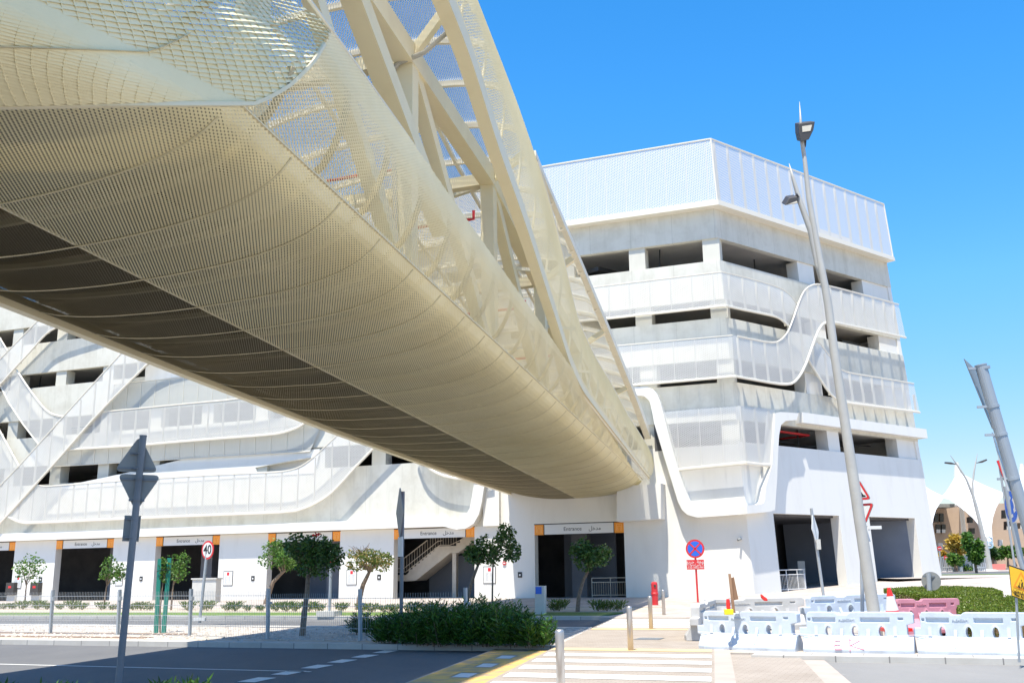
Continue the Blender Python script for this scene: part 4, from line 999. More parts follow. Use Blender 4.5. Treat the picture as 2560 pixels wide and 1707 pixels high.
# roundabout sign
Y=19.5; foot=at(2590,1600,Y); s=thing('roundabout_sign','round blue roundabout sign with white circling arrows at the right border','road sign',V((foot.x,Y,.1)))
m=MB(); m.tube([V((foot.x,Y,.1)),at(2565,1340,Y),at(2517,1210,Y)] if False else [at(2576,1480,Y),at(2552,1400,Y),at(2515,1215,Y)],.055,12); m.build('post',M_galv,s)
c=at(2528,1266,Y-.06); vd=(c-O); vd.z=0; vd.normalize(); n=(-vd*.36-V((vd.y,-vd.x,0))*.93).normalized(); xr=V((0,0,1)).cross(n).normalized(); zz=V((0,0,1))
m=MB(); m.disc(c-n*.02,n,.30,.02,40); o=m.build('sign_disc',M_swhite,s); m=MB(); m.disc(c+n*.001,n,.285,.004,40); m.build('blue_face',M_sblue,o)
for a0 in(90,210,330):
    m=MB(); A=[];Bq=[]
    for k in range(9):
        a=rad(a0+10+k*9); A.append(c+n*.008+xr*math.cos(a)*.2+zz*math.sin(a)*.2); Bq.append(c+n*.008+xr*math.cos(a)*.14+zz*math.sin(a)*.14)
    m.strip(A,Bq); a=rad(a0+4); a2=rad(a0+12); b=rad(a0-16)
    m.face([c+n*.008+xr*math.cos(a2)*.24+zz*math.sin(a2)*.24,c+n*.008+xr*math.cos(a2)*.1+zz*math.sin(a2)*.1,c+n*.008+xr*math.cos(b)*.17+zz*math.sin(b)*.17]); m.build('arrow',M_swhite,o)
# men at work board
Y=17.5; A_=at(2521,1411,Y); B_=at(2574,1429,Y-.35); C_=at(2581,1512,Y-.35); D_=at(2529,1489,Y); s=thing('roadworks_sign','yellow Men At Work board with a red triangle, cut by the right border','road sign',V((B_.x,Y,.1)))
U=(B_-A_).normalized(); Vv=(A_-D_).normalized(); n=U.cross(Vv).normalized(); 
if n.dot(O-A_)<0: n=-n
wd,ht=(B_-A_).length*1.15,(A_-D_).length
pp=lambda x,y,z=0:D_+U*(x*wd)+Vv*(y*ht)+n*z
m=MB(); q=[pp(0,0),pp(1,0),pp(1,1),pp(0,1)]; m.prism(q,[p-n*.03 for p in q]); o=m.build('board',M_sblack,s); m=MB(); m.face([pp(.035,.03,.004),pp(.965,.03,.004),pp(.965,.97,.004),pp(.035,.97,.004)]); m.build('yellow_face',M_yel,o)
for sc,mt,z in((1,M_orange,.008),(.72,M_yel,.012)):
    m=MB(); cx,cy=.52,.58; m.face([pp(cx-.40*sc,cy-.24*sc-.02,z),pp(cx+.40*sc,cy-.24*sc-.02,z),pp(cx,cy+.34*sc,z)]); m.build('triangle',mt,o)
m=MB()
for q in(((.50,.62),(.54,.62),(.54,.66),(.50,.66)),((.48,.5),(.54,.6),(.58,.58),(.54,.5)),((.47,.38),(.5,.38),(.53,.5),(.49,.5)),((.56,.38),(.6,.38),(.56,.5),(.52,.5)),((.44,.56),(.46,.57),(.40,.42),(.38,.42)),((.34,.38),(.46,.38),(.40,.46),(.36,.44))): m.face([pp(x,y,.016) for x,y in q])
m.build('worker_symbol',M_sblack,o)
text('lettering','Men At Work',M_sblack,o,pp(.5,.10,.008),U,Vv,.058,bold=.001); text('lettering','\ufee5\ufeee\ufee0\ufed0\ufe98\ufeb8\ufef3 \ufedd\ufe8e\ufe9f\ufead',M_sblack,o,pp(.5,.215,.008),U,Vv,.07,bold=.001)
for x in(.12,.88):
    m=MB(); m.tube([pp(x,.0,-.04),V((pp(x,0).x,pp(x,0).y+.1,.1))],.02,6); m.build('leg',M_galv,s)
# bollards
for i,((x,y),lab) in enumerate((((1403,1747),'brushed steel bollard nearest the viewer, cut by the lower border'),((1577,1625),'brushed steel bollard at the edge of the near crossing, second nearest'),((1628,1571.5),'brushed steel bollard by the far crossing, left of the farthest one'),((1660,1538),'farthest slim steel bollard, next to the red cylinder'))):
    p=G(x,y,.1); s=thing('bollard',lab,'bollard',p,'steel bollards along the crossing'); r=.057
    m=MB(); ring=[(r,0),(r,.80),(r*.97,.825),(r*.8,.842),(0.001,.848)]; m.tube([p+V((0,0,h)) for _,h in ring],[q for q,_ in ring],20); m.build('post',M_steel,s,smooth=True)
    m=MB(); m.disc(p,V((0,0,1)),.10,.012,20); m.build('base_plate',M_steel,s)
# red cylinder bin
p=G(1638,1512,.12); s=thing('fire_hydrant','short red fire hydrant cylinder at the foot of the white wall','hydrant',p)
m=MB(); m.tube([p+V((0,0,h)) for h in(0,.42,.44,.5,.52,.88,.95,.97)],[.13,.145,.155,.155,.14,.135,.115,.03],20); m.build('body',M_red,s)
m=MB(); m.disc(p+V((0,-.1,.8)),V((0,-1,0)),.05,.06,14); m.build('outlet_cap',M_dark,s)
# pedestal and cabinet
p=G(1351,1536,.1); s=thing('metering_pedestal','white slim pedestal with a blue screen, behind the dark green bushes','pedestal',p); Y=p.y; k=Y/FPX
m=MB(); a=[at(x,y,Y) for x,y in((1337,1538),(1360,1538),(1360,1464),(1337,1464))]; m.prism(a,[q+V((.1,.45,0)) for q in a]); m.build('housing',M_box,s,bevel=.01)
m=MB(); a=[at(x,y,Y-.01) for x,y in((1339,1484),(1354,1484),(1354,1466),(1339,1466))]; m.prism(a,[q+V((0,.03,0)) for q in a]); m.build('screen',M_sblue,s)
p=G(508,1505,.12); t,D=tD(p); s=thing('utility_cabinet','pale grey utility cabinet beside the forty sign doorway','cabinet',p)
m=MB(); box_uv(t-.85,t+.85,D-.5,D,.1,1.42,m); m.build('body',M_box,s,bevel=.02); m=MB(); box_uv(t-.9,t+.9,D-.55,D+.06,1.42,1.5,m); m.build('lid',M_box,s); m=MB(); box_uv(t-.08,t+.04,D,D+.02,.85,1.0,m); m.build('label',M_black,s)
# mesh fence
FP=[(-5.64-5.5,31.2),(-5.64-2.75,31.5),(-5.64,31.83),(-2.96,32.07),(-.22,32.43),(2.64,33.02),(5.51,33.4),(8.1,33.0)]
s=thing('mesh_fence','low grey welded mesh fence on slim posts along the gravel strip','fence',F(0,32.4,.1))
for i,(t,D) in enumerate(FP):
    p=F(t,D,.0); h=1.33 if i<6 else 1.30; m=MB(); m.beam(p,p+V((-.02,0,h)),.09,.06,up=V((.9,-.4,0))); 
    if i>=5: m.beam(p+V((0,-.06,h-.35)),p+V((.1,-.06,h-.35)),.05,.05)
    else: m.tube([p+V((0,0,h-.30)),p+V((0,0,h-.2))],.065,8)
    m.build('post',M_galv,s)
for i,((t0,D0),(t1,D1)) in enumerate(zip(FP,FP[1:])):
    m=MB(); h=1.27 if i<5 else 1.20; a=F(t0,D0,0);b=F(t1,D1,0); n=int((b-a).length/.062); ps=[a.lerp(b,k/n) for k in range(1,n)]
    for p in ps: m.tube([p+V((0,0,.08)),p+V((0,0,h))],.0042,3,cap=False)
    for z in(.12,.38,.64,.90,h-.12): m.tube([a+V((0,0,z)),b+V((0,0,z))],.0065,3,cap=False)
    m.build('mesh_panel',M_wire,s)
# water filled barriers -------------------------------------------------------
def barrier(name_mat):
    b=thing('water_barrier','tmp','barrier',(0,0,0),'water filled plastic barriers round the works'); Lh=.98; H=.80; T=.10
    out=[(-Lh+.12,.34),(-Lh,.36),(-Lh,.52),(-Lh+.13,.52),(-Lh+.13,.74),(-Lh+.17,H),(-.34,H),(-.28,.755),(-.12,.755),(-.06,H),(Lh-.02,H),(Lh+.02,.76),(Lh+.02,.60),(Lh-.10,.57),(Lh-.10,.38),(Lh-.06,.34)]
    ov=lambda cx,cz,rx,rz:[(cx+rx*math.cos(6.2832*k/18),cz+(rz if abs(math.sin(6.2832*k/18))>.0 else 0)*math.sin(6.2832*k/18)) for k in range(18)]
    holes=[ov(x,.45,.055,.105) for x in(-.46,.0,.46)]
    rec=[[(-.74,.62),(-.33,.62),(-.33,.70),(-.74,.70)],[(.10,.62),(.60,.62),(.60,.70),(.10,.70)],[(.74,.66),(.83,.66),(.83,.70),(.74,.70)],[(-.82,.64),(-.77,.64),(-.77,.69),(-.82,.69)]]
    m=MB()
    for sg in(-1,1):
        y=sg*T; P=lambda l,yy=y:[V((x,yy,z)) for x,z in l]
        m.fill([P(out)]+[P(h) for h in holes]+[P(r) for r in rec])
        for r in rec:
            q=P(r); i=P([(x+(.008 if k in(0,3) else -.008),z) for k,(x,z) in enumerate(r)],sg*(T-.045)); m.face(i)
            for k in range(4): m.face([q[k],q[(k+1)%4],i[(k+1)%4],i[k]])
    for lp in[out]+holes:
        for k in range(len(lp)):
            a,c=lp[k],lp[(k+1)%len(lp)]; m.face([(a[0],-T,a[1]),(c[0],-T,c[1]),(c[0],T,c[1]),(a[0],T,a[1])])
    m.build('panel',name_mat,b,merge=True,bevel=.012)
    # splayed foot with fork pockets
    def foot_profile(x,s=1): return [(x,-.29*s,0),(x,-.30*s,.14),(x,-.115*s,.37),(x,.115*s,.37),(x,.30*s,.14),(x,.29*s,0)]
    m=MB(); xs=[-Lh+.06,-Lh+.22,-.42,-.34,-.14,-.06,.18,.26,.46,.54,Lh-.12,Lh-.0]
    zb=[.03,0,0,.07,.07,0,0,.07,.07,0,0,.02]; sc=[.72,1,1,1,1,1,1,1,1,1,1,.78]
    rows=[]
    for x,z,q in zip(xs,zb,sc):
        pr=foot_profile(x,q); rows.append([V(pr[0])+V((0,0,z)),V(pr[1]),V(pr[2]),V(pr[3]),V(pr[4]),V(pr[5])+V((0,0,z))])
    for a,c in zip(rows,rows[1:]):
        for k in range(5): m.face([a[k],c[k],c[k+1],a[k+1]])
        m.face([a[5],c[5],c[0],a[0]])
    m.face(rows[0][::-1]); m.face(rows[-1])
    m.build('foot',name_mat,b,merge=True,bevel=.014)
    m=MB()
    for x in(-.23,.23):
        for sg in(-1,1): m.prism([(x-.025,sg*.10,.5),(x+.025,sg*.10,.5),(x+.02,sg*.27,.195),(x-.02,sg*.27,.195)],[(x-.025,sg*.07,.5),(x+.025,sg*.07,.5),(x+.02,sg*.2,.14),(x-.02,sg*.2,.14)])
        m.build('web_rib',name_mat,b); m=MB()
    for x,sg in((-.68,-1),(.68,-1),(-.68,1),(.68,1)):
        m=MB(); m.prism([(x-.03,sg*.1,.55),(x+.03,sg*.1,.55),(x+.03,sg*.13,.36),(x,sg*.14,.31),(x-.03,sg*.13,.36)],[(x-.03,sg*.09,.55),(x+.03,sg*.09,.55),(x+.03,sg*.09,.36),(x,sg*.09,.31),(x-.03,sg*.09,.36)])
        m.build('side_lug',name_mat,b)
    for x in(-.46,0,.46):
        m=MB(); A=[];Bq=[]
        ro=ov(x-.01,.45,.095,.15); ri=ov(x,.45,.056,.106)
        for k in range(18): m.face([(ro[k][0],-T-.001,ro[k][1]),(ro[(k+1)%18][0],-T-.001,ro[(k+1)%18][1]),(ri[(k+1)%18][0],-T-.012,ri[(k+1)%18][1]),(ri[k][0],-T-.012,ri[k][1])])
        m.build('hole_rim',name_mat,b)
    text('embossed_name','ALBASSAMI',name_mat,b,V((-.13,-T-.004,.665)),V((1,0,0)),V((0,0,1)),.058,th=.014)
    text('embossed_origin','MADE IN UAE',name_mat,b,V((.36,-.292,.07)),V((1,0,0)),V((0,0,1)),.04,th=.01)
    return b
def put(b,p0,p1,z,label,first=None):
    a=G(*p0,z);c=G(*p1,z); d=c-a; ang=math.atan2(d.y,d.x); mid=(a+c)/2; mid.z=z; sc=d.length/1.96
    return dup(b,mid,ang,(sc,1,1),label)
proto=barrier(M_plast)
bw=barrier(M_plastw); bp=barrier(M_pink)
fr=[]
fr.append(put(proto,(1752,1628),(2001,1637),.02,'pale blue-white barrier at the left end of the front row, nearest the zebra crossing'))
fr.append(put(proto,(2006,1637),(2291,1643),.02,'pale blue-white barrier with red spray-painted letters, middle of the front row'))
fr.append(put(proto,(2293,1642),(2578,1650),.02,'pale blue-white barrier at the right end of the front row, below the hedge'))
put(bw,(1738,1579),(2010,1573),.08,'chalky white barrier behind the front row, carrying the red rag')
put(proto,(2008,1570),(2236,1560),.10,'pale blue barrier behind the front row, beside the lamp post')
put(bp,(2236,1588),(2402,1586),.10,'faded pink barrier behind the front row, beside the traffic cone')
put(bw,(1738,1606),(1790,1576),.07,'short white barrier end turned away at the left corner of the works')
for o in(proto,bw,bp):
    for c in kids(o)[:]: bpy.data.objects.remove(c)
    bpy.data.objects.remove(o)
mid=fr[1]; bpy.context.view_layer.update(); mw=mid.matrix_world
mw=Matrix.Translation(mid.location)@Matrix.Rotation(mid.rotation_euler.z,4,'Z')@Matrix.Diagonal((mid.scale.x,1,1,1))
g=lambda l:[mw@V((x,-.115-(.37-z)*.80-.008 if z<.37 else -.125,z)) for x,z in l]
m=MB()
for st in(((-.22,.29),(-.34,.285),(-.35,.2),(-.33,.14),(-.22,.145)),((-.35,.215),(-.25,.22)),((-.10,.32),(-.09,.22),(-.08,.12)),((.08,.30),(-.08,.21),(0.02,.18),(.16,.15)),((-.12,.31),(-.06,.31))): m.tube(g(st),.013,5,flat=.5)
o=m.build('graffiti',M_graf); o.parent=mid; o.matrix_parent_inverse=mw.inverted()
# string threaded along the front row
m=MB(); pts=[]
for b in fr:
    q=Matrix.Translation(b.location)@Matrix.Rotation(b.rotation_euler.z,4,'Z')@Matrix.Diagonal((b.scale.x,1,1,1))
    pts+= [q@V((x,-.135,z)) for x,z in((-.95,.40),(-.46,.385),(0,.37),(.46,.375),(.9,.40))]
m.tube(pts,.006,4); o=m.build('white_string',M_string); tag(o,'thin white string tied along the front row of barriers','string')
# traffic cone
p=at(2233,1541,20.6); Y=20.6; base_=V((p.x,Y,at(2233,1541,Y).z-.02)); base_=V((at(2233,1560,Y).x,Y,.35)); s=thing('traffic_cone','red and white traffic cone between the lamp post and the pink barrier','traffic cone',base_)
tip=at(2222,1468,Y); bt=at(2233,1545,Y); axd=(tip-bt)
for f0,f1,mt,nm in((-.35,.26,M_redp,'red_base'),(.26,.72,M_swhite,'white_sleeve'),(.72,1,M_redp,'red_tip')):
    m=MB(); r=lambda q:.155-.125*q; m.tube([bt+axd*f0,bt+axd*f1],[r(f0),r(f1)],20); m.build(nm,mt,s)
b_=bt+axd*-.35; m=MB(); m.box(b_,V((.25,0,0)),V((0,.25,0)),V((0,0,.03))); m.build('foot',M_redp,s); m=MB(); m.beam(V((b_.x,b_.y,b_.z)),V((b_.x,b_.y,.1)),.3,.3,up=V((1,0,0))); o=m.build('concrete_plinth',M_kerb); tag(o,'low concrete block carrying the red and white cone','block')
# planks, warning lamp, rag
Y=20.9; q=lambda l,dy=0:[at(1700+x/4.704,1440+y/4.704,Y+dy) for x,y in l]
m=MB(); a=q([(572,-30),(598,-30),(652,430),(622,430)]); m.prism(a,[p+V((0,.05,0)) for p in a]); o=m.build('wooden_plank',M_wood); tag(o,'tall narrow wooden plank leaning behind the first front barrier','plank','old planks stuck behind the barriers')
m=MB(); a=q([(602,20),(635,8),(688,268),(640,280)],.08); m.prism(a,[p+V((0,.04,0)) for p in a]); o=m.build('wooden_plank',M_wood); tag(o,'short wide brown board leaning on the taller plank','plank','old planks stuck behind the barriers')
c=q([(574,448)])[0]; s=thing('warning_lamp','yellow warning lamp with a red top on the first front barrier','warning lamp',c)
k=Y/FPX/4.704
m=MB(); m.box(c+V((0,0,28*k)),V((50*k,0,0)),V((0,.06,0)),V((0,0,30*k))); m.build('battery_case',M_amber,s,bevel=.015); m=MB(); m.tube([c+V((0,0,h*k)) for h in(58,75,150,172)],[18*k,24*k,21*k,17*k],14); m.build('lens',M_redp,s)
Y=24; a=[at(1700+x/4.704,1440+y/4.704,Y) for x,y in((955,225),(968,215),(1000,245),(1030,262),(1036,292),(990,290),(965,262))]; m=MB(); m.prism(a,[p+V((0,.12,.02)) for p in a]); o=m.build('red_rag',M_redp,bevel=.02); tag(o,'crumpled red rag on top of the white barrier behind','rag')
# ------------------------------------------------------------------ plants
def leaf(m,c,s,asp=.62,rn=rnd,droop=.3):
    a=V((rn.gauss(0,1),rn.gauss(0,1),rn.gauss(0,.7)-droop)).normalized(); b=a.cross(V((rn.gauss(0,1),rn.gauss(0,1),rn.gauss(0,1)))).normalized()
    n=a.cross(b); w=b*s*asp*.5
    m.face([c,c+a*s*.45+w+n*s*.06,c+a*s,c+a*s*.45-w+n*s*.06])
def crown_mesh(m,blobs,nleaf,ls,asp=.62,shell=.45,droop=.3):
    tot=sum(b[1].x*b[1].z for b in blobs)
    for c,r in blobs:
        for k in range(int(nleaf*r.x*r.z/tot)):
            d=V((rnd.gauss(0,1),rnd.gauss(0,1),rnd.gauss(0,1))).normalized(); q=rnd.uniform(shell,1)**.6
            leaf(m,c+V((d.x*r.x,d.y*r.y,d.z*r.z))*q,ls*rnd.uniform(.7,1.25),asp,droop=droop)
def tree(name,label,foot,path,crown,nleaf,ls,lm,tr,group=None,nb=9,spread=.55,extra=None,cat='tree'):
    # path: trunk points (world), crown: (centre,(rx,ry,rz))
    s=thing(name,label,cat,foot,group)
    m=MB(); n=len(path); m.tube(path,[tr*(1-.5*k/(n-1)) for k in range(n)],9)
    c,r=crown; r=V(r); top=path[-1]; blobs=[]
    for k in range(nb):
        a=6.28*k/nb+rnd.uniform(-.4,.4); e=rnd.uniform(-.75,.95); q=math.sqrt(max(0,1-e*e))*rnd.uniform(.5,.8)
        bc=c+V((math.cos(a)*q*r.x,math.sin(a)*q*r.y,e*r.z*.72)); br=V((r.x,r.y,r.z))*spread*rnd.uniform(.65,1.1); blobs.append((bc,br))
        mid=top.lerp(bc,.55)+V((0,0,.04)); m.tube([top-(path[-1]-path[-2]).normalized()*rnd.uniform(0,.3)*r.z,mid,bc],[tr*.38,tr*.25,tr*.08],5)
    m.build('trunk',M_bark,s)
    m=MB(); crown_mesh(m,blobs,int(nleaf*1.45),ls*.78); 
    m.build('crown',lm,s)
    return s,c,r
def px_tree(name,label,base_px,tpx,box,nleaf,ls,lm,tr,z=.1,**k):
    foot=G(*base_px,z); Y=foot.y; path=[foot-V((0,0,.1))]+[at(x,y,Y) for x,y in tpx]; x0,y0,x1,y1=box
    c=at((x0+x1)/2,(y0+y1)/2,Y); rx=(x1-x0)/2*Y/FPX; rz=(y1-y0)/2*Y/FPX
    return tree(name,label,foot,path,(c,(rx,rx*.95,rz)),nleaf,ls,lm,tr,**k)
GT='young street trees along the pavement'
px_tree('street_tree','small green sapling at the far left, between two dark wall boxes',(60.6,1519),[(64,1480),(67,1455)],(42,1385,104,1458),420,.17,M_leaf,.05,group=GT)
px_tree('street_tree','small upright sapling before the right side of the second doorway',(258,1522),[(264,1480),(268,1455)],(247,1386,308,1459),480,.17,M_leaf,.05,group=GT)
px_tree('street_tree','thin young sapling tied between two green stakes',(400,1581),[(401,1520),(408,1450)],(400,1390,426,1458),170,.12,M_leaf,.03,group=GT)
px_tree('street_tree','green sapling just right of the green stakes',(427,1524.5),[(431,1480),(434,1455)],(420,1382,474,1458),430,.17,M_leaf,.05,group=GT)
px_tree('street_tree','leaning tree with a bent pale trunk, left of the big dark tree',(661.6,1510.5),[(672,1485),(682,1455),(698,1438),(713,1424)],(652,1352,745,1428),950,.19,M_leaf,.14,group=GT)
s,c,r=px_tree('street_tree','big dark bushy tree with a red flower on top, inside the mesh fence',(755,1588),[(761,1530),(768,1480),(770,1440),(776,1420)],(716,1336,854,1448),2300,.125,M_leafd,.085,group=GT,nb=14)
m=MB()
for x,y in((790,1336),(792,1334),(788,1338),(794,1339)): leaf(m,at(x,y,G(755,1588).y-.1),.12); leaf(m,at(x,y,G(755,1588).y-.1),.12)
m.build('red_flower',M_rflow,s)
s,c,r=px_tree('street_tree','browning tree with bare twigs on its top left, beside the staircase doorway',(894,1523),[(900,1490),(908,1460),(918,1440),(925,1425)],(868,1370,980,1428),1000,.17,M_leafy,.13,group=GT)
m=MB(); Y=G(894,1523).y
for k in range(14):
    a=at(900+rnd.uniform(-12,18),1392,Y); b=at(885+rnd.uniform(-15,42),1362+rnd.uniform(-6,10),Y+rnd.uniform(-.5,.5)); m.tube([a,a.lerp(b,.5)+V((rnd.uniform(-.1,.1),0,.05)),b],[.02,.014,.005],4)
m.build('bare_twigs',M_bark,s)
px_tree('street_tree','leaning tree with a spotted grey trunk at the right jamb of the staircase doorway',(1161.6,1525),[(1172,1480),(1184,1440),(1198,1405)],(1160,1338,1238,1410),800,.19,M_leafd,.10,group=GT)
px_tree('street_tree','tall thin tree with drooping side branches, right of the staircase doorway',(1230.5,1515),[(1231,1470),(1232,1420),(1234,1385)],(1205,1308,1308,1440),850,.21,M_leafd,.05,group=GT,nb=12,spread=.38)
px_tree('street_tree','round headed tree on a curved trunk, before the doorway under the bridge',(1443,1529),[(1447,1490),(1458,1450),(1473,1420)],(1432,1346,1531,1423),1300,.17,M_leafd,.09,group=GT,nb=11)
Y=G(400,1581).y
for (x0,y0),(x1,y1),lab in(((390,1582),(400,1396),'left green tree stake'),((409,1582),(424,1394),'right green tree stake')):
    a=at(x0,y0,Y);b=at(x1,y1,Y); m=MB(); m.beam(a,b,.11,.08,up=V((0,1,0))); o=m.build('tree_stake',M_green); tag(o,lab+' beside the thin tied sapling','stake','green stakes holding the thin sapling')
m=MB(); m.tube([at(392,1428,Y-.08),at(402,1424,Y-.1),at(425,1424,Y-.08)],.012,5); o=m.build('tree_tie',M_black); tag(o,'black tie strap linking the two green stakes','tie')
# low shrubs along the far pavement
def shrub(lm,n,ls,h,w,name='shrub'):
    s=thing(name,'tmp','shrub',(0,0,0)); m=MB()
    for k in range(n):
        a=rnd.uniform(0,6.28); r=w*math.sqrt(rnd.random())*.5; z=h*rnd.random()**.7; rr=r*(.5+.6*z/h); c=V((math.cos(a)*rr,math.sin(a)*rr,z)); d=V((c.x*1.2,c.y*1.2,.55+rnd.uniform(-.3,.5))).normalized(); b=d.cross(V((rnd.gauss(0,1),rnd.gauss(0,1),rnd.gauss(0,1)))).normalized()*ls*.11
        m.face([c,c+d*ls*.5+b,c+d*ls,c+d*ls*.5-b])
    m.build('foliage',lm,s); m=MB()
    for k in range(7):
        a=rnd.uniform(0,6.28); m.tube([V((0,0,-.03)),V((math.cos(a)*w*.2,math.sin(a)*w*.2,h*.5)),V((math.cos(a)*w*.33,math.sin(a)*w*.33,h*.85))],[.012,.009,.004],4)
    m.build('stem',M_bark,s); return s
sh=shrub(M_leafs,240,.22,.55,.85); k=0
names=['between','beside','near']
row=[(9,'below the left border doorway'),(30,'right of the border doorway'),(57,'at the foot of the far-left sapling'),(94,'left of the second doorway'),(118,'at the left jamb of the second doorway'),(150,'below the second doorway, left part'),(180,'below the second doorway, middle'),(205,'below the second doorway, right part'),(254,'at the foot of the second sapling'),(282,'right of the second sapling'),(332,'right of the dark leaning post, first'),(352,'right of the dark leaning post, second'),(375,'left of the green stakes, bushier'),(470,'right of the sapling beside the stakes'),(518,'right of the forty sign pole'),(566,'below the notice by the pale cabinet'),(588,'right of the notice by the pale cabinet'),(618,'pale one left of the leaning tree'),(650,'at the foot of the leaning tree'),(690,'right of the leaning tree, first'),(716,'right of the leaning tree, second'),(738,'left of the big tree trunk'),(772,'right of the big tree trunk, first'),(797,'right of the big tree trunk, second'),(853,'left of the browning tree'),(906,'at the foot of the browning tree'),(930,'right of the browning tree, first'),(958,'right of the browning tree, second'),(985,'left of the edge-on sign post'),(1030,'right of the edge-on sign post'),(1068,'below the staircase doorway, left of the fence post'),(1095,'below the staircase doorway, right of the fence post'),(1385,'right of the white pedestal'),(1398,'left of the round headed tree'),(1495,'right of the round headed tree, first'),(1517,'right of the round headed tree, second'),(1544,'nearest the crossing under the bridge')]
for x,lab in row:
    p=G(x,1522+ (x/1100)*9 if x<1300 else 1527,.1); w=.52+rnd.uniform(-.1,.2)
    dup(sh,p,rnd.uniform(0,6),(w*1.25,w*1.25,w*.95),'low green shrub '+lab)['group']='low shrubs in the far planting bed'
for c in kids(sh): bpy.data.objects.remove(c)
bpy.data.objects.remove(sh)
# oleander mass in front of the fence
def olean(x,y,w,h,n,label):
    p=G(x,y,.1); s=thing('oleander_bush',label,'bush',p,'dark green bushes at the end of the fence'); m=MB(); mb=MB()
    ns=int(n*.8/26)
    for k in range(ns):
        a=rnd.uniform(0,6.28); r=math.sqrt(rnd.random())*w*.5; foot_=p+V((math.cos(a)*r*.75,math.sin(a)*r*.75,0)); hh=h*.80*rnd.uniform(.45,1.12)*(1-.25*(2*r/w)**2); tip=p+V((math.cos(a)*r*1.12,math.sin(a)*r*1.12,hh))
        if k%9==0: mb.tube([foot_,tip],[.012,.004],4)
        for i in range(26):
            q=.08+.92*(i+rnd.random())/26; c=foot_.lerp(tip,q); d=V((rnd.gauss(0,1),rnd.gauss(0,1),.75)).normalized(); b=d.cross(V((rnd.gauss(0,1),rnd.gauss(0,1),rnd.gauss(0,1)))).normalized()*.013; l=rnd.uniform(.11,.19)
            m.face([c,c+d*l*.5+b,c+d*l,c+d*l*.5-b])
    m.build('foliage',M_leafo,s); mb.build('stem',M_bark,s)
for x,y,w,h,n,lab in((985,1608,1.0,.85,3800,'leftmost of the dark bushes, right of the last fence mesh post'),(1050,1612,1.15,1.0,4800,'dark bush in front of the edge-on post foot, second from the left'),(1120,1613,1.2,1.08,5200,'dark bush in front of the leaning spotted trunk'),(1190,1615,1.2,1.15,5200,'tallest dark bush in the middle of the clump'),(1255,1616,1.1,1.1,4600,'dark bush left of the single brighter one'),(1337,1618,.85,.82,3600,'single brighter green bush at the right end, before the white pedestal'),(1080,1585,1.3,1.0,3400,'dark bush at the back of the clump, left half'),(1225,1588,1.4,1.15,3600,'dark bush at the back of the clump, right half'),(910,1585,.8,.7,1500,'small thin dark bush behind the mesh left of the clump')):
    olean(x,y,w,h,n,lab)
for x,w,h,lab in((8,.3,.34,'dark leafy tips poking in at the lower left corner'),(95,.7,.30,'wider dark leafy tips right of the corner, below the road line'),(455,.5,.22,'few dark leaf tips at the lower border right of the leaning post')):
    p=at(x,1735,10.2); p.z=0; s=thing('foreground_plant',lab,'plant',p,'dark leaf tips along the lower border'); m=MB(); z0=at(x,1712 if x<300 else 1706,10.2).z
    for k in range(130):
        a=rnd.uniform(-1,1); c=p+V((a*w*.5,rnd.uniform(-.2,.2),z0-h+rnd.random()*h*.85+.02)); d=V((rnd.gauss(0,.8),rnd.gauss(0,.5),.9)).normalized(); b=d.cross(V((rnd.gauss(0,1),rnd.gauss(0,1),0))).normalized()*.011; l=rnd.uniform(.08,.14)
        m.face([c,c+d*l*.5+b,c+d*l,c+d*l*.5-b])
    m.build('foliage',M_leafo,s); m=MB()
    for k in range(6): x_=rnd.uniform(-.5,.5)*w; m.tube([p+V((x_*.4,0,0)),p+V((x_,0,z0-.03))],.008,4)
    m.build('stem',M_bark,s)
# clipped hedges: box of small leaves over a dark core
def hedge(label,corners,h,n,dry=.12):
    s=thing('hedge',label,'hedge',corners[0],'clipped hedges behind the barriers'); ce=sum(corners,V((0,0,0)))/len(corners); m=MB(); zb=ce.z
    ins=[ce+(p-ce)*.96 for p in corners]; m.prism([V((p.x,p.y,zb-.2)) for p in ins],[V((p.x,p.y,zb+h-.05)) for p in ins]); m.build('inner_twigs',M_leafb,s)
    m=MB(); md=MB()
    xs=[p.x for p in corners]; ys=[p.y for p in corners]
    def inside(x,y):
        r=False; j=len(corners)-1
        for i in range(len(corners)):
            a,b=corners[i],corners[j]
            if (a.y>y)!=(b.y>y) and x<(b.x-a.x)*(y-a.y)/(b.y-a.y)+a.x: r=not r
            j=i
        return r
    def lf(c,up,mm,ls=.055):
        d=(up+V((rnd.gauss(0,.5),rnd.gauss(0,.5),rnd.gauss(0,.4)))).normalized(); b=d.cross(V((rnd.gauss(0,1),rnd.gauss(0,1),rnd.gauss(0,1)))).normalized()*ls*.3
        mm.face([c,c+d*ls*.5+b,c+d*ls,c+d*ls*.5-b])
    k=0
    while k<n:
        x,y=rnd.uniform(min(xs),max(xs)),rnd.uniform(min(ys),max(ys))
        if inside(x,y): lf(V((x,y,zb+h-.06+rnd.uniform(-.03,.03)+.03*math.sin(x*2.1)*math.sin(y*1.7))),V((0,0,1)),m); k+=1
    for a,b in zip(corners,corners[1:]+corners[:1]):
        nrm=V((b.y-a.y,a.x-b.x,0)).normalized(); nrm=nrm if nrm.dot(a-ce)>0 else -nrm
        for i in range(int(n*.22*(b-a).length/2.5)):
            q=a.lerp(b,rnd.random()); z=rnd.random(); c=V((q.x,q.y,zb+h*z))-nrm*rnd.uniform(0,.06); dr=rnd.random()<dry+ (.45*math.sin(q.x*3.1)**8) and z<.75
            lf(c,nrm+V((0,0,.3)),md if dr else m)
    m.build('leaves',M_leafh,s); md.build('dry_leaves',M_leafb,s)
zt=.74
def HG(x,y): p=G(x,y,zt); p.z=.14; return p
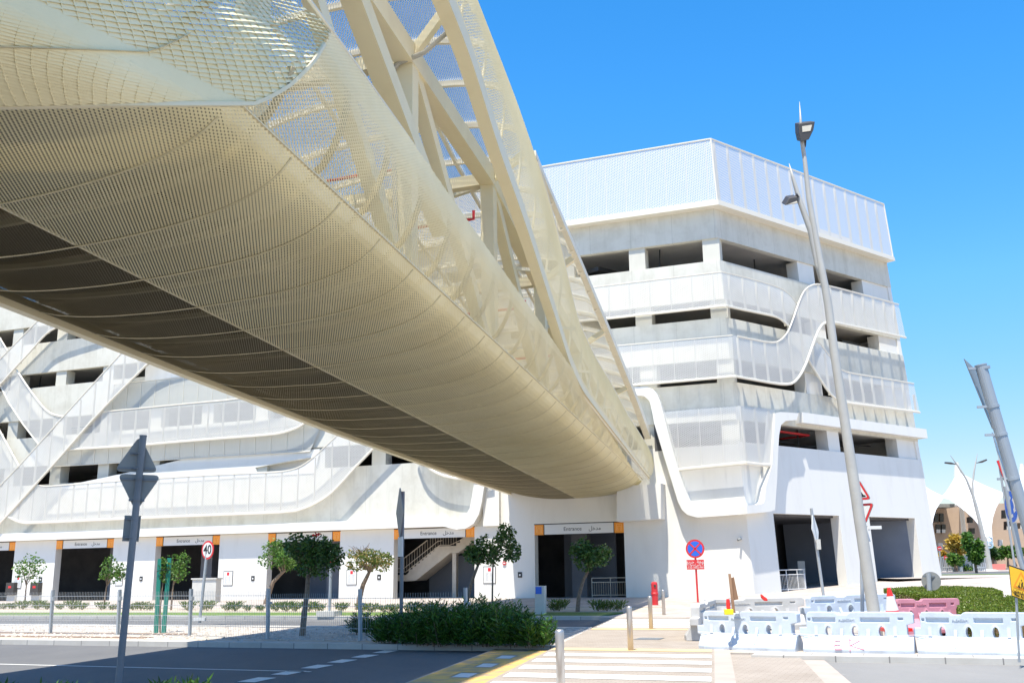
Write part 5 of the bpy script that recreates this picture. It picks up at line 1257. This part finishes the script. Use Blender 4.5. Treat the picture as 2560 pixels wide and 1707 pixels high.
hedge('longer clipped green hedge, its left end by the lamp post and cone',[HG(2209,1470.5),HG(2300,1480),HG(2382,1487),HG(2440,1484),HG(2506,1478),HG(2480,1468.5),HG(2385,1463.5),HG(2290,1465)],.6,11000,.10)
hedge('nearer clipped green hedge at the right border, under the yellow board',[HG(2382,1495),HG(2400,1518),HG(2480,1524),HG(2640,1526),HG(2640,1497),HG(2520,1487.5),HG(2440,1489)],.6,9000,.12)
# ------------------------------------------------------------------ beyond the car park on the right
zf=lambda x,y:(2280+x/4.125,1100+y/4.125)
Y=115.0
def fp(x,y,dy=0): return at(*zf(x,y),Y+dy)
def depth_prism(m,pts,dy,dep):
    a=[fp(x,y,dy) for x,y in pts]; return fillprism(m,a,[p+V((0,dep,0)) for p in a])
zg=fp(600,1395).z
gnd=lambda p:V((p.x,p.y,zg))
s=thing('stone_building','tan stone building with small dark windows under the white tents','building',gnd(fp(600,1300,25)))
m=MB(); depth_prism(m,[(-200,1420),(-200,690),(500,690),(500,1420)],25,30); m.build('wall',M_tan,s)
m=MB(); depth_prism(m,[(505,1420),(505,660),(1400,640),(1400,1420)],28,30); m.build('wall',M_tan,s)
m=MB(); depth_prism(m,[(-200,690),(-200,655),(440,655),(440,690)],22,12); depth_prism(m,[(880,660),(880,625),(1400,625),(1400,640)],22,12) if False else None; m.build('roof_canopy',M_sback,s)
for x0,y0,x1,y1 in((235,758,272,845),(290,755,328,843),(252,868,295,955),(308,866,348,955),(595,790,628,850),(614,905,648,962),(955,718,1002,805),(980,835,1022,922),(1040,845,1075,920),(1120,850,1150,910)):
    m=MB(); depth_prism(m,[(x0,y1),(x1,y1),(x1,y0),(x0,y0)],24.6,1); w=m.build('window',M_glass,s)
    if y0>830 and x0 not in(595,614):
        m=MB(); depth_prism(m,[(x0+4,y1),(x1-2,y1),(x1-2,y1-36),(x0+4,y1-36)],24.3,.2); m.build('sill_panel',M_swhite,w)
m=MB(); depth_prism(m,[(275,1200),(318,1200),(318,1060),(275,1060)],24.6,.5); m.build('arched_door',M_swhite,s); m=MB(); depth_prism(m,[(900,1090),(935,1090),(935,1025),(900,1025)],24.6,.5); m.build('arched_door',M_swhite,s)
# tents: swept cones with catenary edges
def tent(name,label,peak,rim,foot):
    s=thing(name,label,'tent',gnd(fp(*foot)),'white tensile tents before the tan building'); pk=fp(*peak,10); m=MB(); R_=[fp(x,y,d) for x,y,d in rim]; n=10
    for a,b in zip(R_,R_[1:]):
        pa=[];pb=[]
        for k in range(n+1):
            t=k/n; sag=lambda p:(pk.lerp(p,t)+V((0,0,-(pk.z-p.z)*.42*t*(1-t)*(1.0))))
            pa.append(sag(a)); pb.append(sag(b))
        for k in range(n): m.face([pa[k],pb[k],pb[k+1],pa[k+1]])
    m.build('canopy',M_tent,s,smooth=True,merge=True); m=MB(); m.tube([pk-V((0,0,.6)),pk+V((0,0,1.0))],[.5,.2],8); m.build('peak_cap',M_box,s)
    m=MB(); m.tube([gnd(pk),pk],.25,8); m.build('mast',M_swhite,s)
tent('tensile_tent','large white peaked tent behind the double street lamp',(468,315),[(325,590,4),(350,600,0),(390,612,-2),(470,670,-4),(560,740,-5),(640,815,-6),(720,915,-7),(775,1010,-8),(800,1090,-8),(842,1095,-8),(828,990,-8),(822,890,-7),(835,790,-5),(865,700,-3),(905,625,0),(945,560,4),(960,545,20),(640,470,30),(325,560,20),(325,590,4)],(820,1100))
tent('tensile_tent','white tent partly hidden behind the end wall of the car park',(60,420),[(-260,800,0),(-100,900,-6),(120,980,-8),(200,930,-8),(222,800,-7),(245,720,-5),(285,650,-2),(325,590,4),(325,575,12),(150,520,25),(-260,560,20),(-260,800,0)],(200,1000))
tent('tensile_tent','white tent at the right border, behind the leaning pole',(1140,330),[(945,560,4),(985,600,0),(1040,660,-4),(1120,770,-6),(1210,930,-8),(1330,1000,-8),(1400,700,0),(1400,500,20),(960,530,20),(945,560,4)],(1250,1000))
m=MB(); c=fp(350,585,2); m.disc(c,V((0,0,1)),1.3,.6,16); o=m.build('tent_ring',M_box); tag(o,'pale steel ring joining the large tent and the left tent','tent ring','steel rings between the tents')
m=MB(); c=fp(955,555,2); m.disc(c,V((0,0,1)),1.3,.6,16); o=m.build('tent_ring',M_box); tag(o,'pale steel ring joining the large tent and the right tent','tent ring','steel rings between the tents')
# double street lamp
Yl=96.0; fl_=lambda x,y:at(*zf(x,y),Yl); ft=fl_(808,1350); s=thing('street_lamp','distant double street lamp with two curved arms before the white tent','street lamp',ft)
m=MB(); m.tube([fl_(808,1355),fl_(770,1150),fl_(720,930),fl_(670,720),fl_(630,570),fl_(560,400),fl_(470,260),fl_(395,155)],[.26,.24,.2,.17,.14,.1,.07,.02],10); m.build('post',M_lamp,s)
m=MB(); m.tube([fl_(630,570),fl_(625,440),fl_(640,320),fl_(655,240),fl_(675,140)],[.1,.09,.08,.06,.02],8); m.build('second_arm',M_lamp,s)
for a in([(340,232),(400,238),(455,248)],[(768,202),(720,222),(662,236)]): m=MB(); m.tube([fl_(*p) for p in a],[.16,.2,.05],8,flat=.5); m.build('lamp_head',M_dark,s)
m=MB(); m.tube([fl_(808,1358),fl_(806,1330)],[.9,.5],12); m.build('concrete_base',M_box,s)
m=MB(); a=fl_(745,440); m.tube([V((a.x,a.y+60,zg)),V((a.x,a.y+60,a.z+ (a.z-O.z)*60/a.y))],.35,6); o=thing('flood_mast','distant floodlight mast rising behind the tents','light mast',V((a.x,a.y+60,zg))); m.build('mast',M_dark,o)
m=MB(); b=V((a.x,a.y+60,a.z+(a.z-O.z)*60/a.y))
for k in range(3): m.box(b+V((0,0,-.6+k*.8)),V((1.1,0,0)),V((0,.2,0)),V((0,0,.18)))
m.build('lamp_rack',M_dark,o)
# signs, boards, barrier, small posts
def board(name,label,cat,x0,y0,x1,y1,mt,Yb,post=True):
    q=lambda x,y:at(*zf(x,y),Yb); a=[q(x0,y1),q(x1,y1),q(x1,y0),q(x0,y0)]; s=thing(name,label,cat,V((a[0].x,Yb,zg))); m=MB(); m.prism(a,[p+V((0,.15,0)) for p in a]); m.build('panel',mt,s)
    if post: m=MB(); m.beam(V(((a[0].x+a[1].x)/2,Yb+.2,zg)),(a[0]+a[1])/2+V((0,.2,0)),.15,.15,up=V((1,0,0))); m.build('post',M_galv,s)
    return s,q
s,q=board('billboard','pale blue and pink billboard behind the distant trees','billboard',640,1020,750,1155,M_far,100)
m=MB(); m.prism([q(645,1055),q(745,1055),q(745,1025),q(645,1025)],[p-V((0,.05,0)) for p in(q(645,1055),q(745,1055),q(745,1025),q(645,1025))]); m.build('pink_stripe',M_pink,s)
s,q=board('gate_sign','white gate sign with the digit 3 beside the distant lamp','sign',755,1040,835,1090,M_swhite,98); text('digit','3',M_far,s,q(806,1062)-V((0,.05,0)),V((1,0,0)),V((0,0,1)),1.5)
q=lambda x,y:at(*zf(x,y),98); a=[q(755,1090),q(782,1090),q(782,1040),q(755,1040)]; m=MB(); m.prism([p-V((0,.05,0)) for p in a],a); m.build('teal_end',M_far,s)
board('hanging_banner','narrow red banner leaning behind the thick right-hand pole','banner',878,205,905,215,M_red,40,False)
o=[c for c in bpy.data.objects if c.name.startswith('hanging_banner')][0]
for c in kids(o): bpy.data.objects.remove(c)
q=lambda x,y:at(*zf(x,y),40); a=[q(875,212),q(905,203),q(985,470),q(988,500),q(965,440)]; m=MB(); m.prism(a,[p+V((0,.05,0)) for p in a]); m.build('cloth',M_red,o); m=MB(); m.tube([V((q(988,500).x,40.1,.5)),q(905,203)+V((0,.1,0))],.04,6); m.build('pole',M_galv,o)
q=lambda x,y:at(*zf(x,y),94)
for x,y,h,lab in((350,1210,1345,'distant round red stop sign left of the yellow tree trunk'),(283,1115,1330,'distant round red sign just right of the car park end wall')):
    c=q(x,y); s=thing('round_sign',lab,'road sign',V((c.x,94,zg)),'small distant round signs'); m=MB(); m.disc(c,V((0,-1,0)),.20,.05,20); o=m.build('sign_disc',M_red,s); m=MB(); m.box(c+V((0,-.07,0)),V((.13,0,0)),V((0,.01,0)),V((0,0,.03))); m.build('white_bar',M_swhite,o); m=MB(); m.tube([V((c.x,94.1,zg)),c],.06,6); m.build('post',M_galv,s)
s,q2=board('plastic_barrier','distant coral red plastic barrier right of the lamp foot','barrier',815,1275,965,1325,M_cor,97,False); m=MB(); a=[q2(815,1335),q2(965,1335),q2(965,1325),q2(815,1325)]; m.prism(a,[p+V((0,.5,0)) for p in a]); m.build('foot',M_cor,s)
s,q2=board('plastic_barrier','distant white plastic barrier left of the lamp foot','barrier',735,1262,800,1340,M_plastw,97.5,False); m=MB(); a=[q2(730,1348),q2(806,1348),q2(800,1335),q2(735,1335)]; m.prism(a,[p+V((0,.5,0)) for p in a]); m.build('foot',M_plastw,s)
for x,lab in((502,'pale bollard post left of the distant hedge'),(640,'grey post in front of the distant green tree')):
    a,b=q(x,1355 if x<600 else 1420),q(x-4,1265); m=MB(); m.beam(a,b,.35,.3,up=V((1,0,0))); m.tube([b,b+V((0,0,.1))],[.22,.1],8); o=m.build('marker_post',M_galv); tag(o,lab,'post','distant grey posts')
# far road, its verge and pavement
def band(name,y0,y1,x0,x1,mt,dz):
    pts=[]
    for x in(x0,x1):
        for y in(y0,y1): pts.append(at(*zf(x,y),(zg+dz-O.z)/ray(*zf(x,y)).z*ray(*zf(x,y)).y))
    m=MB(); m.face([pts[0],pts[2],pts[3],pts[1]]); struct(m.build(name,mt))
zg0=zg
def flat(name,D0,D1,dz,mt,t0=22,t1=140):
    m=MB(); a=[(t0,D0),(t1,D0),(t1,D1),(t0,D1)]; c,s_=math.cos(-.12),math.sin(-.12); m.face([V((x*c,y+ (x-30)*-.12,.7+dz)) for x,y in a]); struct(m.build(name,mt))
flat('far_lawn',72.5,76.5,.14,M_grass); flat('far_road',76.5,91,.13,M_asph); flat('far_pavement',91,111,.16,M_pave2); flat('far_sand',111,190,.10,M_sand); flat('plaza_end',60,72.5,.115,M_pave2)
m=MB()
for k in range(8): x=30+k*9; m.face([V((x,83.5-(x-30)*.12,.84)),V((x+4,83.5-(x-26)*.12,.84)),V((x+4,83.75-(x-26)*.12,.84)),V((x,83.75-(x-30)*.12,.84))])
struct(m.build('far_lane_marks',M_wpaint))
def ftree(name,label,Yt,base_px,trunk,box,n,ls,lm,tr,group):
    foot=at(*zf(*base_px),Yt); path=[foot]+[at(*zf(*p),Yt) for p in trunk]; x0,y0,x1,y1=box; c=at(*zf((x0+x1)/2,(y0+y1)/2),Yt); k=Yt/FPX/4.125; rx=(x1-x0)/2*k; rz=(y1-y0)/2*k
    return tree(name,label,foot,path,(c,(rx,rx,rz)),n,ls,lm,tr,group=group)
GF='distant trees before the tan building'
ftree('flowering_tree','distant yellow flowering tree with an airy crown',94,(458,1350),[(455,1280),(450,1180)],(350,995,550,1190),900,.42,M_flow,.16,GF)
ftree('flowering_tree','small yellow shrub tree at the end wall of the car park',95,(320,1300),[(320,1250)],(288,1130,350,1225),260,.36,M_flow,.1,GF)
ftree('street_tree','low green tree under the yellow flowering one',93,(440,1350),[(445,1290),(448,1250)],(375,1160,515,1290),500,.42,M_leaf,.1,GF)
ftree('street_tree','tall narrow green tree left of the distant lamp',82,(680,1440),[(655,1300),(630,1150)],(530,955,705,1260),1100,.42,M_leaf,.13,GF)
ftree('street_tree','dark green tree directly behind the distant lamp post',99,(735,1330),[(735,1270),(735,1220)],(690,1120,790,1240),400,.45,M_leafd,.12,GF)
ftree('street_tree','dark spreading tree right of the distant lamp post',99,(850,1320),[(840,1270),(835,1220)],(780,1095,895,1225),500,.45,M_leafd,.12,GF)
ftree('street_tree','spreading tree with a forked trunk above the coral barrier',99,(992,1310),[(990,1250),(985,1200)],(885,1090,1030,1215),600,.45,M_leaf,.12,GF)
ftree('street_tree','spreading tree with a slanting trunk left of the roundabout post',99,(1075,1300),[(1055,1250),(1035,1190)],(985,1100,1125,1205),600,.45,M_leaf,.12,GF)
s=thing('hedge','distant dark clipped hedge between the small trees','hedge',V((q(580,1350).x,94,zg))); m=MB(); a=[q(515,1355),q(640,1355),q(640,1290),q(515,1290)]; m.prism(a,[p+V((0,2,0)) for p in a]); m.build('inner_twigs',M_leafd,s); m=MB()
for k in range(900): c=a[0].lerp(a[1],rnd.random())+V((0,rnd.uniform(-.2,1.8),(a[2].z-a[0].z)*rnd.random()**.6)); leaf(m,c,.25)
m.build('leaves',M_leaf,s)
m=MB(); s=thing('railing','distant grey railing along the far pavement','railing',q(420,1350))
a=q(320,1350);b=q(760,1350)
for z in(.3,1.2): m.tube([a+V((0,0,z)),b+V((0,0,z))],.06,5)
for k in range(25): p=a.lerp(b,k/24); m.tube([p,p+V((0,0,1.2))],.05,5)
m.build('rails',M_galv,s)
# ------------------------------------------------------------------ light
SEL,SAZ=71.5,204.0
S=V((math.sin(rad(SAZ))*math.cos(rad(SEL)),math.cos(rad(SAZ))*math.cos(rad(SEL)),math.sin(rad(SEL))))
ld=bpy.data.lights.new('sun','SUN'); ld.energy=4.4; ld.angle=rad(.5); ld.color=(1,.94,.83)
lo_=bpy.data.objects.new('sun',ld); COL.objects.link(lo_); lo_.rotation_euler=S.to_track_quat('Z','Y').to_euler()
W=bpy.data.worlds.new('World'); SC.world=W; W.use_nodes=True; nt=W.node_tree
sk=nt.nodes.new('ShaderNodeTexSky'); sk.sky_type='NISHITA'; sk.sun_disc=False; sk.sun_elevation=rad(SEL); sk.sun_rotation=rad(SAZ); sk.air_density=1.0; sk.dust_density=.35; sk.ozone_density=1.6
hs=nt.nodes.new('ShaderNodeHueSaturation'); hs.inputs['Value'].default_value=1.45; hs.inputs['Saturation'].default_value=1.42
nt.links.new(sk.outputs[0],hs.inputs['Color'])
tc=nt.nodes.new('ShaderNodeTexCoord'); sx=nt.nodes.new('ShaderNodeSeparateXYZ'); nt.links.new(tc.outputs['Generated'],sx.inputs[0])
cr=nt.nodes.new('ShaderNodeValToRGB'); nt.links.new(sx.outputs['Z'],cr.inputs[0]); e=cr.color_ramp.elements
e[0].position=0.0; e[0].color=(.50,.45,.50,1); e[1].position=.62; e[1].color=(.95,1.0,1.0,1)
for p,c in((.10,(.62,.58,.62,1)),(.25,(.88,.90,.90,1)),(.42,(.90,1.0,1.0,1))):
    q=e.new(p); q.color=c
mm=nt.nodes.new('ShaderNodeMix'); mm.data_type='RGBA'; mm.blend_type='MULTIPLY'; mm.inputs[0].default_value=1; nt.links.new(hs.outputs[0],mm.inputs[6]); nt.links.new(cr.outputs[0],mm.inputs[7]); nt.links.new(mm.outputs[2],nt.nodes['Background'].inputs[0]); nt.nodes['Background'].inputs[1].default_value=.10
SC.view_settings.view_transform='Standard'; SC.view_settings.look='None'; SC.view_settings.exposure=.97; SC.view_settings.gamma=1
SC.cycles.use_denoising=True; SC.cycles.denoising_input_passes='RGB_ALBEDO_NORMAL'; SC.cycles.denoising_prefilter='ACCURATE'; SC.cycles.use_adaptive_sampling=False; SC.cycles.sample_clamp_indirect=6; SC.cycles.transparent_max_bounces=24; SC.cycles.max_bounces=8; SC.cycles.diffuse_bounces=5
